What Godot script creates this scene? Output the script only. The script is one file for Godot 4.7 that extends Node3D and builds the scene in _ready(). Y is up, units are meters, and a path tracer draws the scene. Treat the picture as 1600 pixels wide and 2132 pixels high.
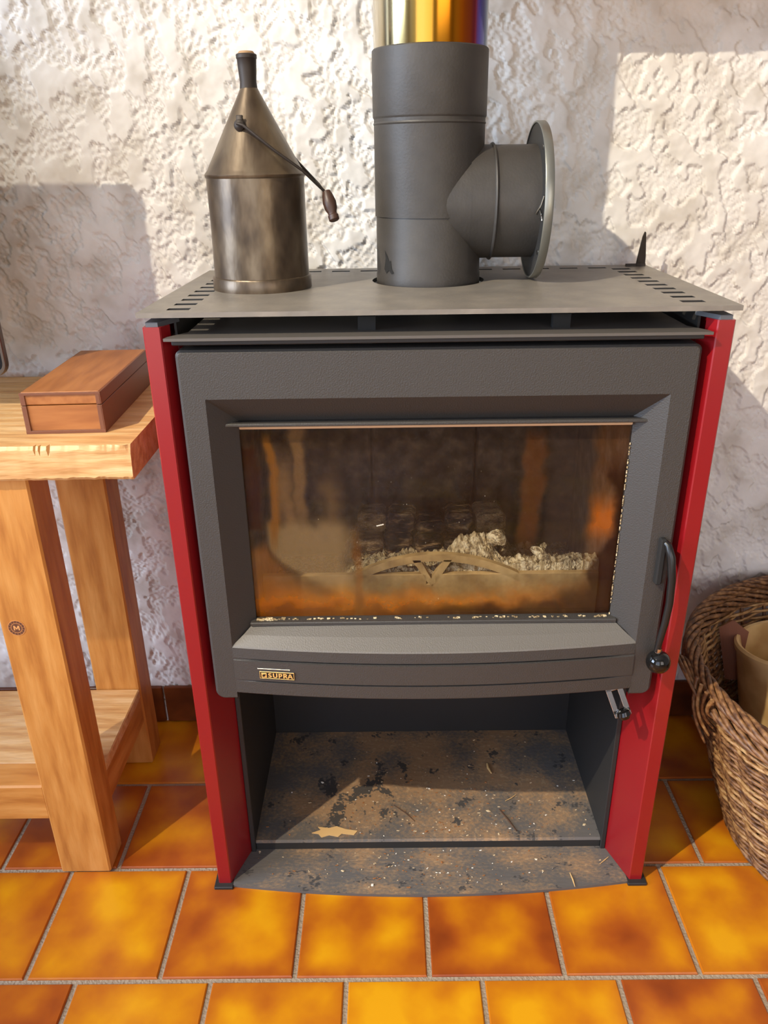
extends Node3D

var M := {}          # materials by name
var used := {}       # names taken at top level

# ---------------------------------------------------------------- helpers
func lin(r: int, g: int, b: int) -> Color:
	return Color(r / 255.0, g / 255.0, b / 255.0)

func mat(called: String, c: Color, rough := 0.6, metal := 0.0) -> StandardMaterial3D:
	var m := StandardMaterial3D.new()
	m.resource_name = called
	m.albedo_color = c
	m.roughness = rough
	m.metallic = metal
	M[called] = m
	return m

func noise(sd: int, freq: float, oct := 3, kind := FastNoiseLite.TYPE_SIMPLEX_SMOOTH) -> FastNoiseLite:
	var n := FastNoiseLite.new()
	n.seed = sd
	n.frequency = freq
	n.noise_type = kind
	n.fractal_type = FastNoiseLite.FRACTAL_FBM if oct > 1 else FastNoiseLite.FRACTAL_NONE
	n.fractal_octaves = oct
	return n

# a seamless picture of noise run through colours (stops: offsets, colours in sRGB)
func noise_tex(sd: int, freq: float, oct: int, stops: Array, size := 512, contrast := 1.0) -> ImageTexture:
	var im := noise(sd, freq, oct).get_seamless_image(size, size)
	im.convert(Image.FORMAT_L8)
	var g := Gradient.new()
	var offs := PackedFloat32Array()
	var cols := PackedColorArray()
	for s in stops:
		offs.append(s[0])
		cols.append(s[1])
	g.offsets = offs
	g.colors = cols
	var lut := []
	for i in 256:
		lut.append(g.sample(clampf((i / 255.0 - 0.5) * contrast + 0.5, 0, 1)))
	var src := im.get_data()
	var out := PackedByteArray()
	out.resize(size * size * 3)
	for i in size * size:
		var c: Color = lut[src[i]]
		out[i * 3] = int(c.r * 255)
		out[i * 3 + 1] = int(c.g * 255)
		out[i * 3 + 2] = int(c.b * 255)
	return ImageTexture.create_from_image(Image.create_from_data(size, size, false, Image.FORMAT_RGB8, out))

func tri(m: StandardMaterial3D, sc: Vector3) -> StandardMaterial3D:
	m.uv1_triplanar = true
	m.uv1_scale = sc
	m.uv1_triplanar_sharpness = 4.0
	return m

func bump(m: StandardMaterial3D, t: Texture2D, cm: float) -> StandardMaterial3D:
	m.heightmap_enabled = true
	m.heightmap_texture = t
	m.heightmap_scale = cm
	return m

func mb(smooth := false) -> SurfaceTool:
	var st := SurfaceTool.new()
	st.begin(Mesh.PRIMITIVE_TRIANGLES)
	st.set_smooth_group(0 if smooth else -1)
	return st

# a flat convex face, turned so that it faces «out»
func face(st: SurfaceTool, p: Array, out: Vector3, uv: Array = []) -> void:
	var n := Vector3.ZERO
	for i in p.size():
		n += (p[i] as Vector3).cross(p[(i + 1) % p.size()])
	var flip := n.dot(out) > 0
	for i in range(1, p.size() - 1):
		var t := [0, i + 1, i] if flip else [0, i, i + 1]
		for k in t:
			if uv.size():
				st.set_uv(uv[k])
			else:
				st.set_uv(Vector2.ZERO)
			st.add_vertex(p[k])

func box(st: SurfaceTool, lo: Vector3, hi: Vector3, bev := 0.0, xf := Transform3D()) -> void:
	var c := (lo + hi) / 2.0
	var h := (hi - lo) / 2.0
	bev = minf(bev, minf(h.x, minf(h.y, h.z)) * 0.9)
	var pt := func(s: Vector3, full: int) -> Vector3:
		var v := Vector3.ZERO
		for a in 3:
			v[a] = c[a] + s[a] * (h[a] if a == full else h[a] - bev)
		return xf * v
	for a in 3:
		var b := (a + 1) % 3
		var d := (a + 2) % 3
		for s in [-1.0, 1.0]:
			var ps := []
			for q in [[-1, -1], [1, -1], [1, 1], [-1, 1]]:
				var v := Vector3.ZERO
				v[a] = s
				v[b] = q[0]
				v[d] = q[1]
				ps.append(pt.call(v, a))
			var o := Vector3.ZERO
			o[a] = s
			face(st, ps, xf.basis * o)
		if bev > 0:
			for s in [-1.0, 1.0]:
				for r in [-1.0, 1.0]:
					var v1 := Vector3.ZERO
					v1[b] = s
					v1[d] = r
					v1[a] = -1
					var v2 := v1
					v2[a] = 1
					var o := Vector3.ZERO
					o[b] = s
					o[d] = r
					face(st, [pt.call(v1, b), pt.call(v2, b), pt.call(v2, d), pt.call(v1, d)], xf.basis * o)
	if bev > 0:
		for x in [-1.0, 1.0]:
			for y in [-1.0, 1.0]:
				for z in [-1.0, 1.0]:
					var v := Vector3(x, y, z)
					face(st, [pt.call(v, 0), pt.call(v, 1), pt.call(v, 2)], xf.basis * v)

# turn a profile of (radius, height) round y; sharp corners stay sharp
func lathe(st: SurfaceTool, prof: Array, segs := 48, xf := Transform3D(), first_group := 1, wob: FastNoiseLite = null, amp := 0.0) -> void:
	var grp := first_group
	var total := 0.0
	for i in prof.size() - 1:
		total += (prof[i + 1] - prof[i]).length()
	var run := 0.0
	for i in prof.size() - 1:
		var a: Vector2 = prof[i]
		var b: Vector2 = prof[i + 1]
		if i > 0:
			var pd: Vector2 = (a - prof[i - 1]).normalized()
			if pd.dot((b - a).normalized()) < 0.8:
				grp += 1
		st.set_smooth_group(grp)
		var v0 := run / total
		run += (b - a).length()
		var v1 := run / total
		var out2 := Vector2((b - a).y, -(b - a).x)
		for k in segs:
			var t0 := TAU * k / segs
			var t1 := TAU * (k + 1) / segs
			var pts := [[a, t0, v0], [a, t1, v0], [b, t1, v1], [b, t0, v1]]
			var vs := []
			var uvs := []
			for p in pts:
				var r: float = p[0].x
				var ang: float = p[1]
				if k == segs - 1 and ang == t1:
					ang = 0.0
				var v := Vector3(sin(ang) * r, p[0].y, cos(ang) * r)
				if wob:
					v += Vector3(sin(ang), 0, cos(ang)) * wob.get_noise_3dv(v) * amp
				vs.append(xf * v)
				uvs.append(Vector2(p[1] / TAU, p[2]))
			# profiles run upwards with the outside on the right: front is (sin, ., cos)
			for q in [[0, 2, 1], [0, 3, 2]]:
				if vs[q[0]].is_equal_approx(vs[q[1]]) or vs[q[1]].is_equal_approx(vs[q[2]]) or vs[q[0]].is_equal_approx(vs[q[2]]):
					continue
				for j in q:
					st.set_uv(uvs[j])
					st.add_vertex(vs[j])

# a tube along points; radius is a number or one per point
func tube(st: SurfaceTool, pts: Array, rad, segs := 8, closed := false, group := 1) -> void:
	st.set_smooth_group(group)
	var n := pts.size()
	var rings := []
	var up := Vector3(0.13, 0.97, 0.21).normalized()
	var prev := Vector3.ZERO
	for i in n:
		var t: Vector3
		if closed:
			t = pts[(i + 1) % n] - pts[(i + n - 1) % n]
		else:
			t = pts[mini(i + 1, n - 1)] - pts[maxi(i - 1, 0)]
		t = t.normalized()
		var s: Vector3
		if prev == Vector3.ZERO:
			s = t.cross(up)
			if s.length() < 0.1:
				s = t.cross(Vector3.RIGHT)
		else:
			s = prev - t * prev.dot(t)
		s = s.normalized()
		prev = s
		var u := s.cross(t)
		var ring := []
		var r: float = rad[i] if rad is Array else rad
		for k in segs:
			var a := TAU * k / segs
			ring.append(pts[i] + (s * cos(a) + u * sin(a)) * r)
		rings.append(ring)
	for i in (n if closed else n - 1):
		var A: Array = rings[i]
		var B: Array = rings[(i + 1) % n]
		for k in segs:
			var k2 := (k + 1) % segs
			for v in [A[k], A[k2], B[k], A[k2], B[k2], B[k]]:
				st.set_uv(Vector2.ZERO)
				st.add_vertex(v)
	if not closed:
		st.set_smooth_group(-1)
		face(st, rings[0], pts[0] - pts[1])
		face(st, rings[n - 1], pts[n - 1] - pts[n - 2])

# a polygon in the xz plane (Vector2 = x, z) raised from y0 to y1, with a small chamfer at the top
func prism(st: SurfaceTool, poly: PackedVector2Array, y0: float, y1: float, xf := Transform3D()) -> void:
	var n := poly.size()
	var mid := Vector2.ZERO
	var area := 0.0
	for i in n:
		area += poly[i].cross(poly[(i + 1) % n])
	for i in n:
		var a := poly[i]
		var b := poly[(i + 1) % n]
		var o := Vector2((b - a).y, -(b - a).x) * signf(area)
		face(st, [xf * Vector3(a.x, y0, a.y), xf * Vector3(b.x, y0, b.y), xf * Vector3(b.x, y1, b.y), xf * Vector3(a.x, y1, a.y)], xf.basis * Vector3(o.x, 0, o.y))
	var idx := Geometry2D.triangulate_polygon(poly)
	for t in range(0, idx.size(), 3):
		for yy in [y0, y1]:
			var ps := []
			var uv := []
			for k in 3:
				var q := poly[idx[t + k]]
				ps.append(xf * Vector3(q.x, yy, q.y))
				uv.append(q)
			face(st, ps, xf.basis * Vector3(0, 1 if yy == y1 else -1, 0), uv)

func numbered(n: String) -> String:
	if not used.has(n):
		used[n] = 0
		return n
	used[n] += 1
	return "%s_%03d" % [n, used[n]]

func put(called: String, st: SurfaceTool, m: Material, parent: Node = null) -> MeshInstance3D:
	st.generate_normals()
	var o := MeshInstance3D.new()
	o.mesh = st.commit()
	o.material_override = m
	add_named(called, o, parent)
	return o

func add_named(called: String, o: Node3D, parent: Node = null) -> void:
	if parent == null:
		o.name = numbered(called)
		add_child(o, true)
	else:
		var n := called
		var k := 0
		while parent.has_node(NodePath(n)):
			k += 1
			n = "%s_%03d" % [called, k]
		o.name = n
		parent.add_child(o, true)

func thing(called: String, label: String, category: String, at := Vector3.ZERO, turn := 0.0, group := "") -> Node3D:
	var o := Node3D.new()
	add_named(called, o)
	o.position = at
	o.rotation.y = turn
	tag(o, label, category, group)
	return o

func tag(o: Node, label: String, category: String, group := "") -> void:
	o.set_meta("label", label)
	o.set_meta("category", category)
	if group:
		o.set_meta("group", group)

func structure(o: Node, label := "", category := "") -> void:
	o.set_meta("kind", "structure")
	if label:
		tag(o, label, category)

# ---------------------------------------------------------------- the scene
func _ready() -> void:
	seed(7)
	camera_and_light()
	materials()
	room()
	stove()
	flue()
	oil_can()
	bench()
	wooden_box()
	television()
	basket()
	iron_hook()
	debris()

const WIN := [12.0, 1.75, 1.9]
const LAMP_ENERGY := 12.0
const LAMP_COLOR := Color(1.000, 0.955, 0.865)
const LAMP := Vector3(-1.68, 2.98, 1.86)

func camera_and_light() -> void:
	var cam := Camera3D.new()
	cam.name = "camera"
	cam.fov = 66.49
	cam.near = 0.02
	cam.far = 60
	cam.transform = Transform3D(Basis(Vector3.UP, 0.0056) * Basis(Vector3.RIGHT, -0.4216) * Basis(Vector3.BACK, -0.0141), Vector3(-0.0642, 1.1257, 1.3952))
	add_child(cam)
	cam.current = true
	var we := WorldEnvironment.new()
	we.name = "environment"
	var env := Environment.new()
	env.background_mode = Environment.BG_SKY
	var sky := Sky.new()
	var sm := ProceduralSkyMaterial.new()
	sm.sky_top_color = Color(0.30, 0.48, 0.80)
	sm.sky_horizon_color = Color(0.68, 0.78, 0.92)
	sm.ground_bottom_color = Color(0.25, 0.25, 0.22)
	sm.ground_horizon_color = Color(0.5, 0.5, 0.48)
	sky.sky_material = sm
	env.sky = sky
	env.background_energy_multiplier = 3.0
	env.tonemap_mode = Environment.TONE_MAPPER_LINEAR
	env.tonemap_exposure = 1.1
	env.sdfgi_enabled = true
	env.ssao_enabled = true
	env.ssil_enabled = true
	we.environment = env
	add_child(we)
	# daylight through two windows, then added warm fill from an unseen third
	window_fill_light("window_fill_light", Vector3(-2.86, 1.5, 1.5), Vector3(1, 0, 0), Vector2(1.5, 1.4), WIN[0], Color(0.832, 0.906, 1.000))
	window_fill_light("window_fill_light", Vector3(-0.8, 1.15, 2.96), Vector3(0, 0, -1), Vector2(1.75, 1.95), WIN[1], Color(1.000, 0.978, 0.936))
	window_fill_light("window_fill_light", Vector3(1.2, 1.4, 2.96), Vector3(0, 0, -1), Vector2(1.4, 1.5), WIN[2], Color(1.000, 0.906, 0.735))

func window_fill_light(called: String, at: Vector3, towards: Vector3, size: Vector2, e: float, c: Color) -> void:
	var l := AreaLight3D.new()
	l.name = called
	l.area_size = size
	l.area_normalize_energy = true
	l.light_energy = e
	l.light_color = c
	l.shadow_enabled = true
	l.area_range = 12.0
	add_child(l, true)
	l.look_at_from_position(at, at + towards)

func materials() -> void:
	var fine := noise_tex(3, 0.05, 3, [[0.0, Color.BLACK], [1.0, Color.WHITE]], 512, 1.6)
	var fine2 := noise_tex(4, 0.02, 4, [[0.0, Color.BLACK], [1.0, Color.WHITE]], 512, 1.6)
	M["fine"] = fine
	# plaster
	var pl := mat("plaster", Color.WHITE, 0.95)
	pl.albedo_texture = noise_tex(11, 0.012, 4, [[0.0, lin(204, 196, 185)], [0.45, lin(222, 216, 208)], [1.0, lin(230, 225, 218)]], 512, 1.5)
	tri(pl, Vector3(1.6, 1.6, 1.6))
	mat("smooth_plaster", lin(228, 224, 216), 0.95)
	mat("stone_wall", lin(150, 149, 148), 0.95)
	mat("ceiling_boards", lin(196, 196, 194), 0.8)
	# tiles
	mat("grout", lin(158, 140, 118), 0.95)
	bump(tri(M["grout"], Vector3(6, 6, 6)), fine, 0.1)
	var sk := mat("dark_tile", Color.WHITE, 0.3)
	sk.albedo_texture = noise_tex(15, 0.01, 4, [[0.0, lin(70, 32, 14)], [1.0, lin(122, 62, 26)]], 256, 1.4)
	tri(sk, Vector3(3, 3, 3))
	# cast iron and sheet steel
	var ci := mat("cast_iron", lin(62, 58, 54), 0.55, 0.1)
	bump(tri(ci, Vector3(15, 15, 15)), fine, 0.02)
	var st := mat("black_steel", Color.WHITE, 0.42, 0.15)
	st.albedo_texture = noise_tex(21, 0.008, 4, [[0.0, lin(116, 109, 101)], [0.6, lin(126, 118, 108)], [1.0, lin(134, 125, 114)]], 512, 1.1)
	bump(tri(st, Vector3(4, 4, 4)), fine, 0.01)
	var fl := mat("flue_paint", Color.WHITE, 0.52, 0.1)
	fl.albedo_texture = noise_tex(22, 0.008, 4, [[0.0, lin(56, 52, 48)], [1.0, lin(63, 58, 53)]], 512, 1.0)
	bump(tri(fl, Vector3(8, 8, 8)), fine, 0.008)
	mat("dark_steel", lin(40, 38, 36), 0.6, 0.1)
	mat("deflector_steel", lin(92, 86, 80), 0.45, 0.2)
	mat("slate_steel", lin(92, 94, 98), 0.5, 0.3)
	mat("soot_black", lin(24, 22, 20), 0.85)
	mat("galvanised", lin(150, 150, 142), 0.38, 0.85)
	mat("chrome", lin(205, 203, 198), 0.16, 1.0)
	var gl := mat("gloss_black", lin(18, 17, 16), 0.06)
	gl.metallic_specular = 0.5
	mat("black_bar", lin(26, 25, 24), 0.3)
	var red := mat("red_enamel", lin(136, 18, 24), 0.32)
	red.clearcoat_enabled = true
	red.clearcoat = 0.3
	red.clearcoat_roughness = 0.2
	# firebox lining
	var fb := mat("firebrick", Color.WHITE, 0.95)
	fb.albedo_texture = noise_tex(31, 0.012, 5, [[0.0, lin(38, 32, 28)], [0.5, lin(66, 55, 46)], [1.0, lin(96, 80, 64)]], 512, 1.4)
	bump(tri(fb, Vector3(4, 4, 4)), fine2, 0.15)
	var ash := mat("ash", Color.WHITE, 1.0)
	ash.albedo_texture = noise_tex(32, 0.04, 4, [[0.0, lin(120, 98, 66)], [0.5, lin(200, 174, 128)], [1.0, lin(228, 208, 168)]], 256, 1.8)
	bump(tri(ash, Vector3(8, 8, 8)), fine, 0.3)
	var ch := mat("charred_wood", Color.WHITE, 0.9)
	ch.albedo_texture = noise_tex(33, 0.02, 4, [[0.0, lin(16, 13, 12)], [0.5, lin(58, 46, 38)], [0.75, lin(120, 95, 66)], [1.0, lin(170, 140, 100)]], 256, 1.8)
	bump(tri(ch, Vector3(5, 12, 12)), fine2, 0.5)
	# glass
	var g := mat("stove_glass", Color(0.12, 0.10, 0.08, 0.02), 0.04)
	g.metallic_specular = 0.3
	g.transparency = BaseMaterial3D.TRANSPARENCY_ALPHA
	var wg := mat("window_glass", Color(0.2, 0.2, 0.2, 0.02), 0.02)
	wg.transparency = BaseMaterial3D.TRANSPARENCY_ALPHA
	# old tin
	var tin := mat("old_tin", Color.WHITE, 0.34, 0.5)
	tin.albedo_texture = noise_tex(41, 0.010, 4, [[0.0, lin(66, 53, 40)], [0.5, lin(92, 77, 60)], [1.0, lin(114, 99, 80)]], 512, 1.3)
	tri(tin, Vector3(5, 2.0, 5))
	bump(tin, fine2, 0.02)
	mat("dark_iron", lin(52, 44, 38), 0.55, 0.5)
	mat("turned_wood", lin(62, 40, 28), 0.45)
	# wood: grain along x, y or z
	var grain := noise_tex(51, 0.012, 5, [[0.0, lin(167, 104, 43)], [0.45, lin(187, 124, 56)], [1.0, lin(200, 140, 72)]], 512, 1.3)
	var grain2 := noise_tex(52, 0.012, 5, [[0.0, lin(188, 136, 81)], [0.5, lin(206, 160, 103)], [1.0, lin(217, 178, 127)]], 512, 1.4)
	var grain3 := noise_tex(53, 0.012, 5, [[0.0, lin(143, 84, 38)], [0.5, lin(158, 97, 47)], [1.0, lin(169, 108, 56)]], 512, 1.3)
	for a in 3:
		var sc := Vector3(6, 6, 6)
		sc[a] = 0.9
		var w := mat("bench_wood_" + "xyz"[a], Color.WHITE, 0.45)
		w.albedo_texture = grain
		bump(tri(w, sc), fine2, 0.03)
		var w2 := mat("top_wood_" + "xyz"[a], Color.WHITE, 0.5)
		w2.albedo_texture = grain2
		bump(tri(w2, sc), fine2, 0.08)
		var w3 := mat("box_wood_" + "xyz"[a], Color.WHITE, 0.4)
		w3.albedo_texture = grain3
		tri(w3, sc * 1.2)
	mat("box_edging", lin(112, 66, 42), 0.45)
	var wi := mat("willow", Color.WHITE, 0.55)
	wi.albedo_texture = noise_tex(61, 0.03, 4, [[0.0, lin(72, 43, 22)], [0.5, lin(115, 76, 43)], [1.0, lin(151, 110, 69)]], 256, 1.8)
	tri(wi, Vector3(7, 7, 7))
	var wi2 := mat("pale_willow", Color.WHITE, 0.5)
	wi2.albedo_texture = noise_tex(62, 0.03, 4, [[0.0, lin(114, 76, 40)], [0.5, lin(158, 116, 70)], [1.0, lin(181, 146, 99)]], 256, 1.6)
	tri(wi2, Vector3(7, 7, 7))
	var cr := mat("stoneware", Color.WHITE, 0.35)
	cr.albedo_texture = noise_tex(63, 0.01, 4, [[0.0, lin(176, 140, 88)], [1.0, lin(214, 182, 128)]], 256, 1.4)
	tri(cr, Vector3(4, 4, 4))
	mat("terracotta", lin(128, 80, 56), 0.8)

# ---------------------------------------------------------------- room
const PITCH := 0.205
const ROW_A := 0.4019

func tile_image(sd: int, bias: float, edge: float) -> ImageTexture:
	var n := noise(sd, 0.55, 2)
	var n2 := noise(sd + 50, 2.2, 3)
	var g := Gradient.new()
	g.offsets = PackedFloat32Array([0.0, 0.3, 0.55, 0.8, 1.0])
	g.colors = PackedColorArray([lin(120, 50, 20), lin(158, 76, 22), lin(184, 104, 20), lin(204, 130, 16), lin(216, 150, 18)])
	var S := 160
	var im := Image.create(S, S, false, Image.FORMAT_RGB8)
	for y in S:
		for x in S:
			var u := x / float(S - 1) * 2 - 1
			var v := y / float(S - 1) * 2 - 1
			var e := maxf(absf(u), absf(v))
			var d := clampf((e - 0.55) / 0.45, 0, 1)
			var wv := n.get_noise_2d(u * 1.2 + sd, v * 1.2)
			var t := bias + wv * 0.5 + n2.get_noise_2d(u, v) * 0.10 - edge * d * d * (0.5 + 0.9 * wv)
			im.set_pixel(x, y, g.sample(clampf(t, 0, 1)))
	return ImageTexture.create_from_image(im)

func tile_mesh(w: float, d: float) -> ArrayMesh:
	var st := mb()
	var b := 0.0018
	var top := [Vector3(-w / 2 + b, 0, -d / 2 + b), Vector3(w / 2 - b, 0, -d / 2 + b), Vector3(w / 2 - b, 0, d / 2 - b), Vector3(-w / 2 + b, 0, d / 2 - b)]
	var mid := [Vector3(-w / 2, -0.0018, -d / 2), Vector3(w / 2, -0.0018, -d / 2), Vector3(w / 2, -0.0018, d / 2), Vector3(-w / 2, -0.0018, d / 2)]
	var uv := [Vector2(0.02, 0.02), Vector2(0.98, 0.02), Vector2(0.98, 0.98), Vector2(0.02, 0.98)]
	var uvo := [Vector2(0, 0), Vector2(1, 0), Vector2(1, 1), Vector2(0, 1)]
	face(st, top, Vector3.UP, uv)
	for i in 4:
		var j := (i + 1) % 4
		var o: Vector3 = (mid[i] + mid[j])
		face(st, [top[i], top[j], mid[j], mid[i]], o + Vector3.UP * 0.1, [uv[i], uv[j], uvo[j], uvo[i]])
		var dn := Vector3(0, -0.006, 0)
		face(st, [mid[i], mid[j], mid[j] + dn, mid[i] + dn], o, [uvo[i], uvo[j], uvo[j], uvo[i]])
	st.generate_normals()
	return st.commit()

func room() -> void:
	# floor slab (its top is the grout) with glazed tiles on it
	var st := mb()
	box(st, Vector3(-2.95, -0.15, -0.2), Vector3(2.55, -0.0035, 3.15))
	var fl := put("floor", st, M["grout"])
	structure(fl, "orange and brown glazed square floor tiles with pale grout joints", "floor")
	var mats := []
	var spec := [[101, 0.72, 0.5], [102, 0.62, 0.5], [103, 0.80, 0.45], [104, 0.52, 0.45], [105, 0.68, 0.6], [106, 0.42, 0.4], [107, 0.76, 0.4], [108, 0.6, 0.55], [109, 0.86, 0.35], [110, 0.56, 0.5]]
	for s in spec:
		var m := mat("glazed_tile", Color.WHITE, 0.3)
		m.albedo_texture = tile_image(s[0], s[1], s[2])
		m.texture_repeat = false
		m.metallic_specular = 0.45
		mats.append(m)
	var gap := 0.0075
	var tm := tile_mesh(PITCH - gap, PITCH - gap)
	var rng := RandomNumberGenerator.new()
	rng.seed = 12
	var far := []
	for r in range(-2, 18):
		var off := -0.6244 if posmod(r, 2) == 0 else -0.5455
		for k in range(-12, 17):
			var cx := off + (k + 0.5) * PITCH
			var cz := ROW_A + (r + 0.5) * PITCH
			if cx < -2.85 or cx > 2.45 or cz > 2.95:
				continue
			if cx > -1.95 and cx < 1.85 and cz < 2.2:
				var o := MeshInstance3D.new()
				o.mesh = tm
				var pick := rng.randi() % mats.size()
				# the tiles right before the stove follow the photograph's tones
				if r == 1:
					pick = [3, 6, 0, 8, 2, 5, 5][clampi(k + 1, 0, 6)]
				elif r == 0:
					pick = [1, 0, 7, 4, 5, 1, 2][clampi(k + 1, 0, 6)]
				elif r == -1:
					pick = [3, 2, 2, 1, 4, 4, 3][clampi(k, 0, 6)]
				o.material_override = mats[pick]
				o.position = Vector3(cx, rng.randf_range(-0.0006, 0.0004), cz)
				o.rotation = Vector3(rng.randf_range(-0.003, 0.003), (rng.randi() % 4) * PI / 2, rng.randf_range(-0.003, 0.003))
				add_named("floor_tile", o, fl)
			else:
				far.append(Vector3(cx, 0, cz))
	var mm := MultiMesh.new()
	mm.transform_format = MultiMesh.TRANSFORM_3D
	mm.mesh = tm
	mm.instance_count = far.size()
	for i in far.size():
		mm.set_instance_transform(i, Transform3D(Basis(Vector3.UP, (i % 4) * PI / 2), far[i]))
	var mi := MultiMeshInstance3D.new()
	mi.multimesh = mm
	mi.material_override = mats[1]
	add_named("far_floor_tiles", mi, fl)
	mi.set_meta("kind", "stuff")
	# walls, ceiling
	var b := mb()
	box(b, Vector3(-2.95, -0.1, -0.25), Vector3(2.55, 3.3, -0.012))
	var wb := put("wall_back", b, M["smooth_plaster"])
	structure(wb, "rough cream roughcast plaster wall behind the stove", "wall")
	plaster(wb)
	b = mb()
	box(b, Vector3(-3.1, -0.1, -0.01), Vector3(-2.9, 3.3, 0.75))
	box(b, Vector3(-3.1, -0.1, 2.25), Vector3(-2.9, 3.3, 3.1))
	box(b, Vector3(-3.1, -0.1, 0.75), Vector3(-2.9, 0.8, 2.25))
	box(b, Vector3(-3.1, 2.2, 0.75), Vector3(-2.9, 3.3, 2.25))
	structure(put("wall_left", b, M["stone_wall"]))
	b = mb()
	box(b, Vector3(2.5, -0.1, -0.01), Vector3(2.7, 3.3, 3.1))
	structure(put("wall_right", b, M["stone_wall"]))
	b = mb()
	box(b, Vector3(-2.95, -0.1, 3.0), Vector3(-1.7, 3.3, 3.2))
	box(b, Vector3(0.1, -0.1, 3.0), Vector3(0.5, 3.3, 3.2))
	box(b, Vector3(1.9, -0.1, 3.0), Vector3(2.55, 3.3, 3.2))
	box(b, Vector3(0.5, -0.1, 3.0), Vector3(1.9, 0.65, 3.2))
	box(b, Vector3(0.5, 2.15, 3.0), Vector3(1.9, 3.3, 3.2))
	box(b, Vector3(-1.7, -0.1, 3.0), Vector3(0.1, 0.15, 3.2))
	box(b, Vector3(-1.7, 2.15, 3.0), Vector3(0.1, 3.3, 3.2))
	structure(put("wall_front", b, M["stone_wall"]))
	b = mb()
	box(b, Vector3(-3.1, 3.3, -0.25), Vector3(2.7, 3.45, 3.2))
	structure(put("ceiling", b, M["ceiling_boards"]))
	# two windows, and an unseen third added for the warm fill light
	for w in 3:
		b = mb()
		var p := mb()
		var lo := [Vector3(-3.02, 0.8, 0.75), Vector3(-1.7, 0.15, 3.07), Vector3(0.5, 0.65, 3.07)][w] as Vector3
		var hi := [Vector3(-2.96, 2.2, 2.25), Vector3(0.1, 2.15, 3.13), Vector3(1.9, 2.15, 3.13)][w] as Vector3
		var ax := 2 if w == 0 else 0
		var th := 0 if w == 0 else 2
		for s in [0.0, 0.5, 1.0]:
			var c: float = lerpf(lo[ax] + 0.03, hi[ax] - 0.03, s)
			var a1 := lo
			var a2 := hi
			a1[ax] = c - 0.03
			a2[ax] = c + 0.03
			box(b, a1, a2, 0.004)
		for s in [0.0, 1.0]:
			var c: float = lerpf(lo.y + 0.03, hi.y - 0.03, s)
			box(b, Vector3(lo.x, c - 0.03, lo.z), Vector3(hi.x, c + 0.03, hi.z), 0.004)
		var fr := put("window_%d" % (w + 1), b, M["box_edging"])
		structure(fr)
		var mid := (lo[th] + hi[th]) / 2
		var p1 := lo
		var p2 := hi
		p1[th] = mid - 0.002
		p2[th] = mid + 0.002
		box(p, p1, p2)
		put("window_pane", p, M["window_glass"], fr)
	# skirting tiles
	b = mb()
	box(b, Vector3(-2.9, -0.003, -0.012), Vector3(2.5, 0.092, 0.001))
	var bb := put("baseboard_back", b, M["grout"])
	structure(bb, "row of dark brown glazed skirting tiles at the foot of the wall", "skirting")
	for k in range(-10, 10):
		var t := mb()
		box(t, Vector3(k * PITCH + 0.06, 0.003, 0.0), Vector3((k + 1) * PITCH + 0.056, 0.094, 0.009), 0.002)
		put("skirting_tile", t, M["dark_tile"], bb)
	# ceiling spot that throws the sharp warm light
	var lamp := thing("ceiling_spot", "adjustable metal ceiling spotlight, out of view up left", "lamp", Vector3(LAMP.x, 3.3, LAMP.z))
	var aim := (Vector3(0.68, 0.38, 0.28) - LAMP).normalized()
	var c := mb()
	lathe(c, [Vector2(0, -0.03), Vector2(0.05, -0.03), Vector2(0.06, 0.0), Vector2(0, 0.0)], 24)
	put("ceiling_rose", c, M["dark_steel"], lamp)
	var neck := LAMP - aim * 0.13 - lamp.position
	c = mb()
	tube(c, [Vector3(0, -0.02, 0), Vector3(0, -0.12, 0), neck], 0.006, 8)
	put("arm", c, M["dark_steel"], lamp)
	c = mb()
	var hx := Transform3D(Basis(Quaternion(Vector3.UP, aim)), neck)
	lathe(c, [Vector2(0, -0.005), Vector2(0.03, 0.0), Vector2(0.05, 0.03), Vector2(0.06, 0.10), Vector2(0.056, 0.10), Vector2(0.045, 0.03), Vector2(0, 0.012)], 32, hx)
	put("lamp_housing", c, M["dark_steel"], lamp)
	c = mb()
	lathe(c, [Vector2(0, 0.085), Vector2(0.05, 0.085), Vector2(0.05, 0.09), Vector2(0, 0.09)], 32, hx)
	var em := mat("bulb_glow", Color(1, 0.95, 0.85), 0.4)
	em.emission_enabled = true
	em.emission = LAMP_COLOR
	em.emission_energy_multiplier = 4.0
	put("lamp_glass", c, em, lamp)
	var l := SpotLight3D.new()
	l.name = "lamp_light"
	l.light_color = LAMP_COLOR
	l.light_energy = LAMP_ENERGY
	l.light_size = 0.02
	l.spot_range = 14.0
	l.spot_attenuation = 2.0
	l.spot_angle = 25.5
	l.spot_angle_attenuation = 1.0
	l.shadow_enabled = true
	add_child(l)
	l.look_at_from_position(LAMP, LAMP + aim)
	# added shelf, unseen above the frame, put there to shade the upper right wall
	var sh := thing("added_shade_shelf", "added unseen wooden shelf right of the flue that shades the upper right wall", "shelf", Vector3(0.12, 1.379, 0.0))
	c = mb()
	box(c, Vector3(0, 0, 0.006), Vector3(1.1, 0.028, 0.12), 0.003)
	put("board", c, M["bench_wood_x"], sh)
	for x in [0.15, 0.95]:
		c = mb()
		box(c, Vector3(x, 0.028, 0.004), Vector3(x + 0.02, 0.13, 0.03), 0.002)
		put("bracket", c, M["dark_iron"], sh)

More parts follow.
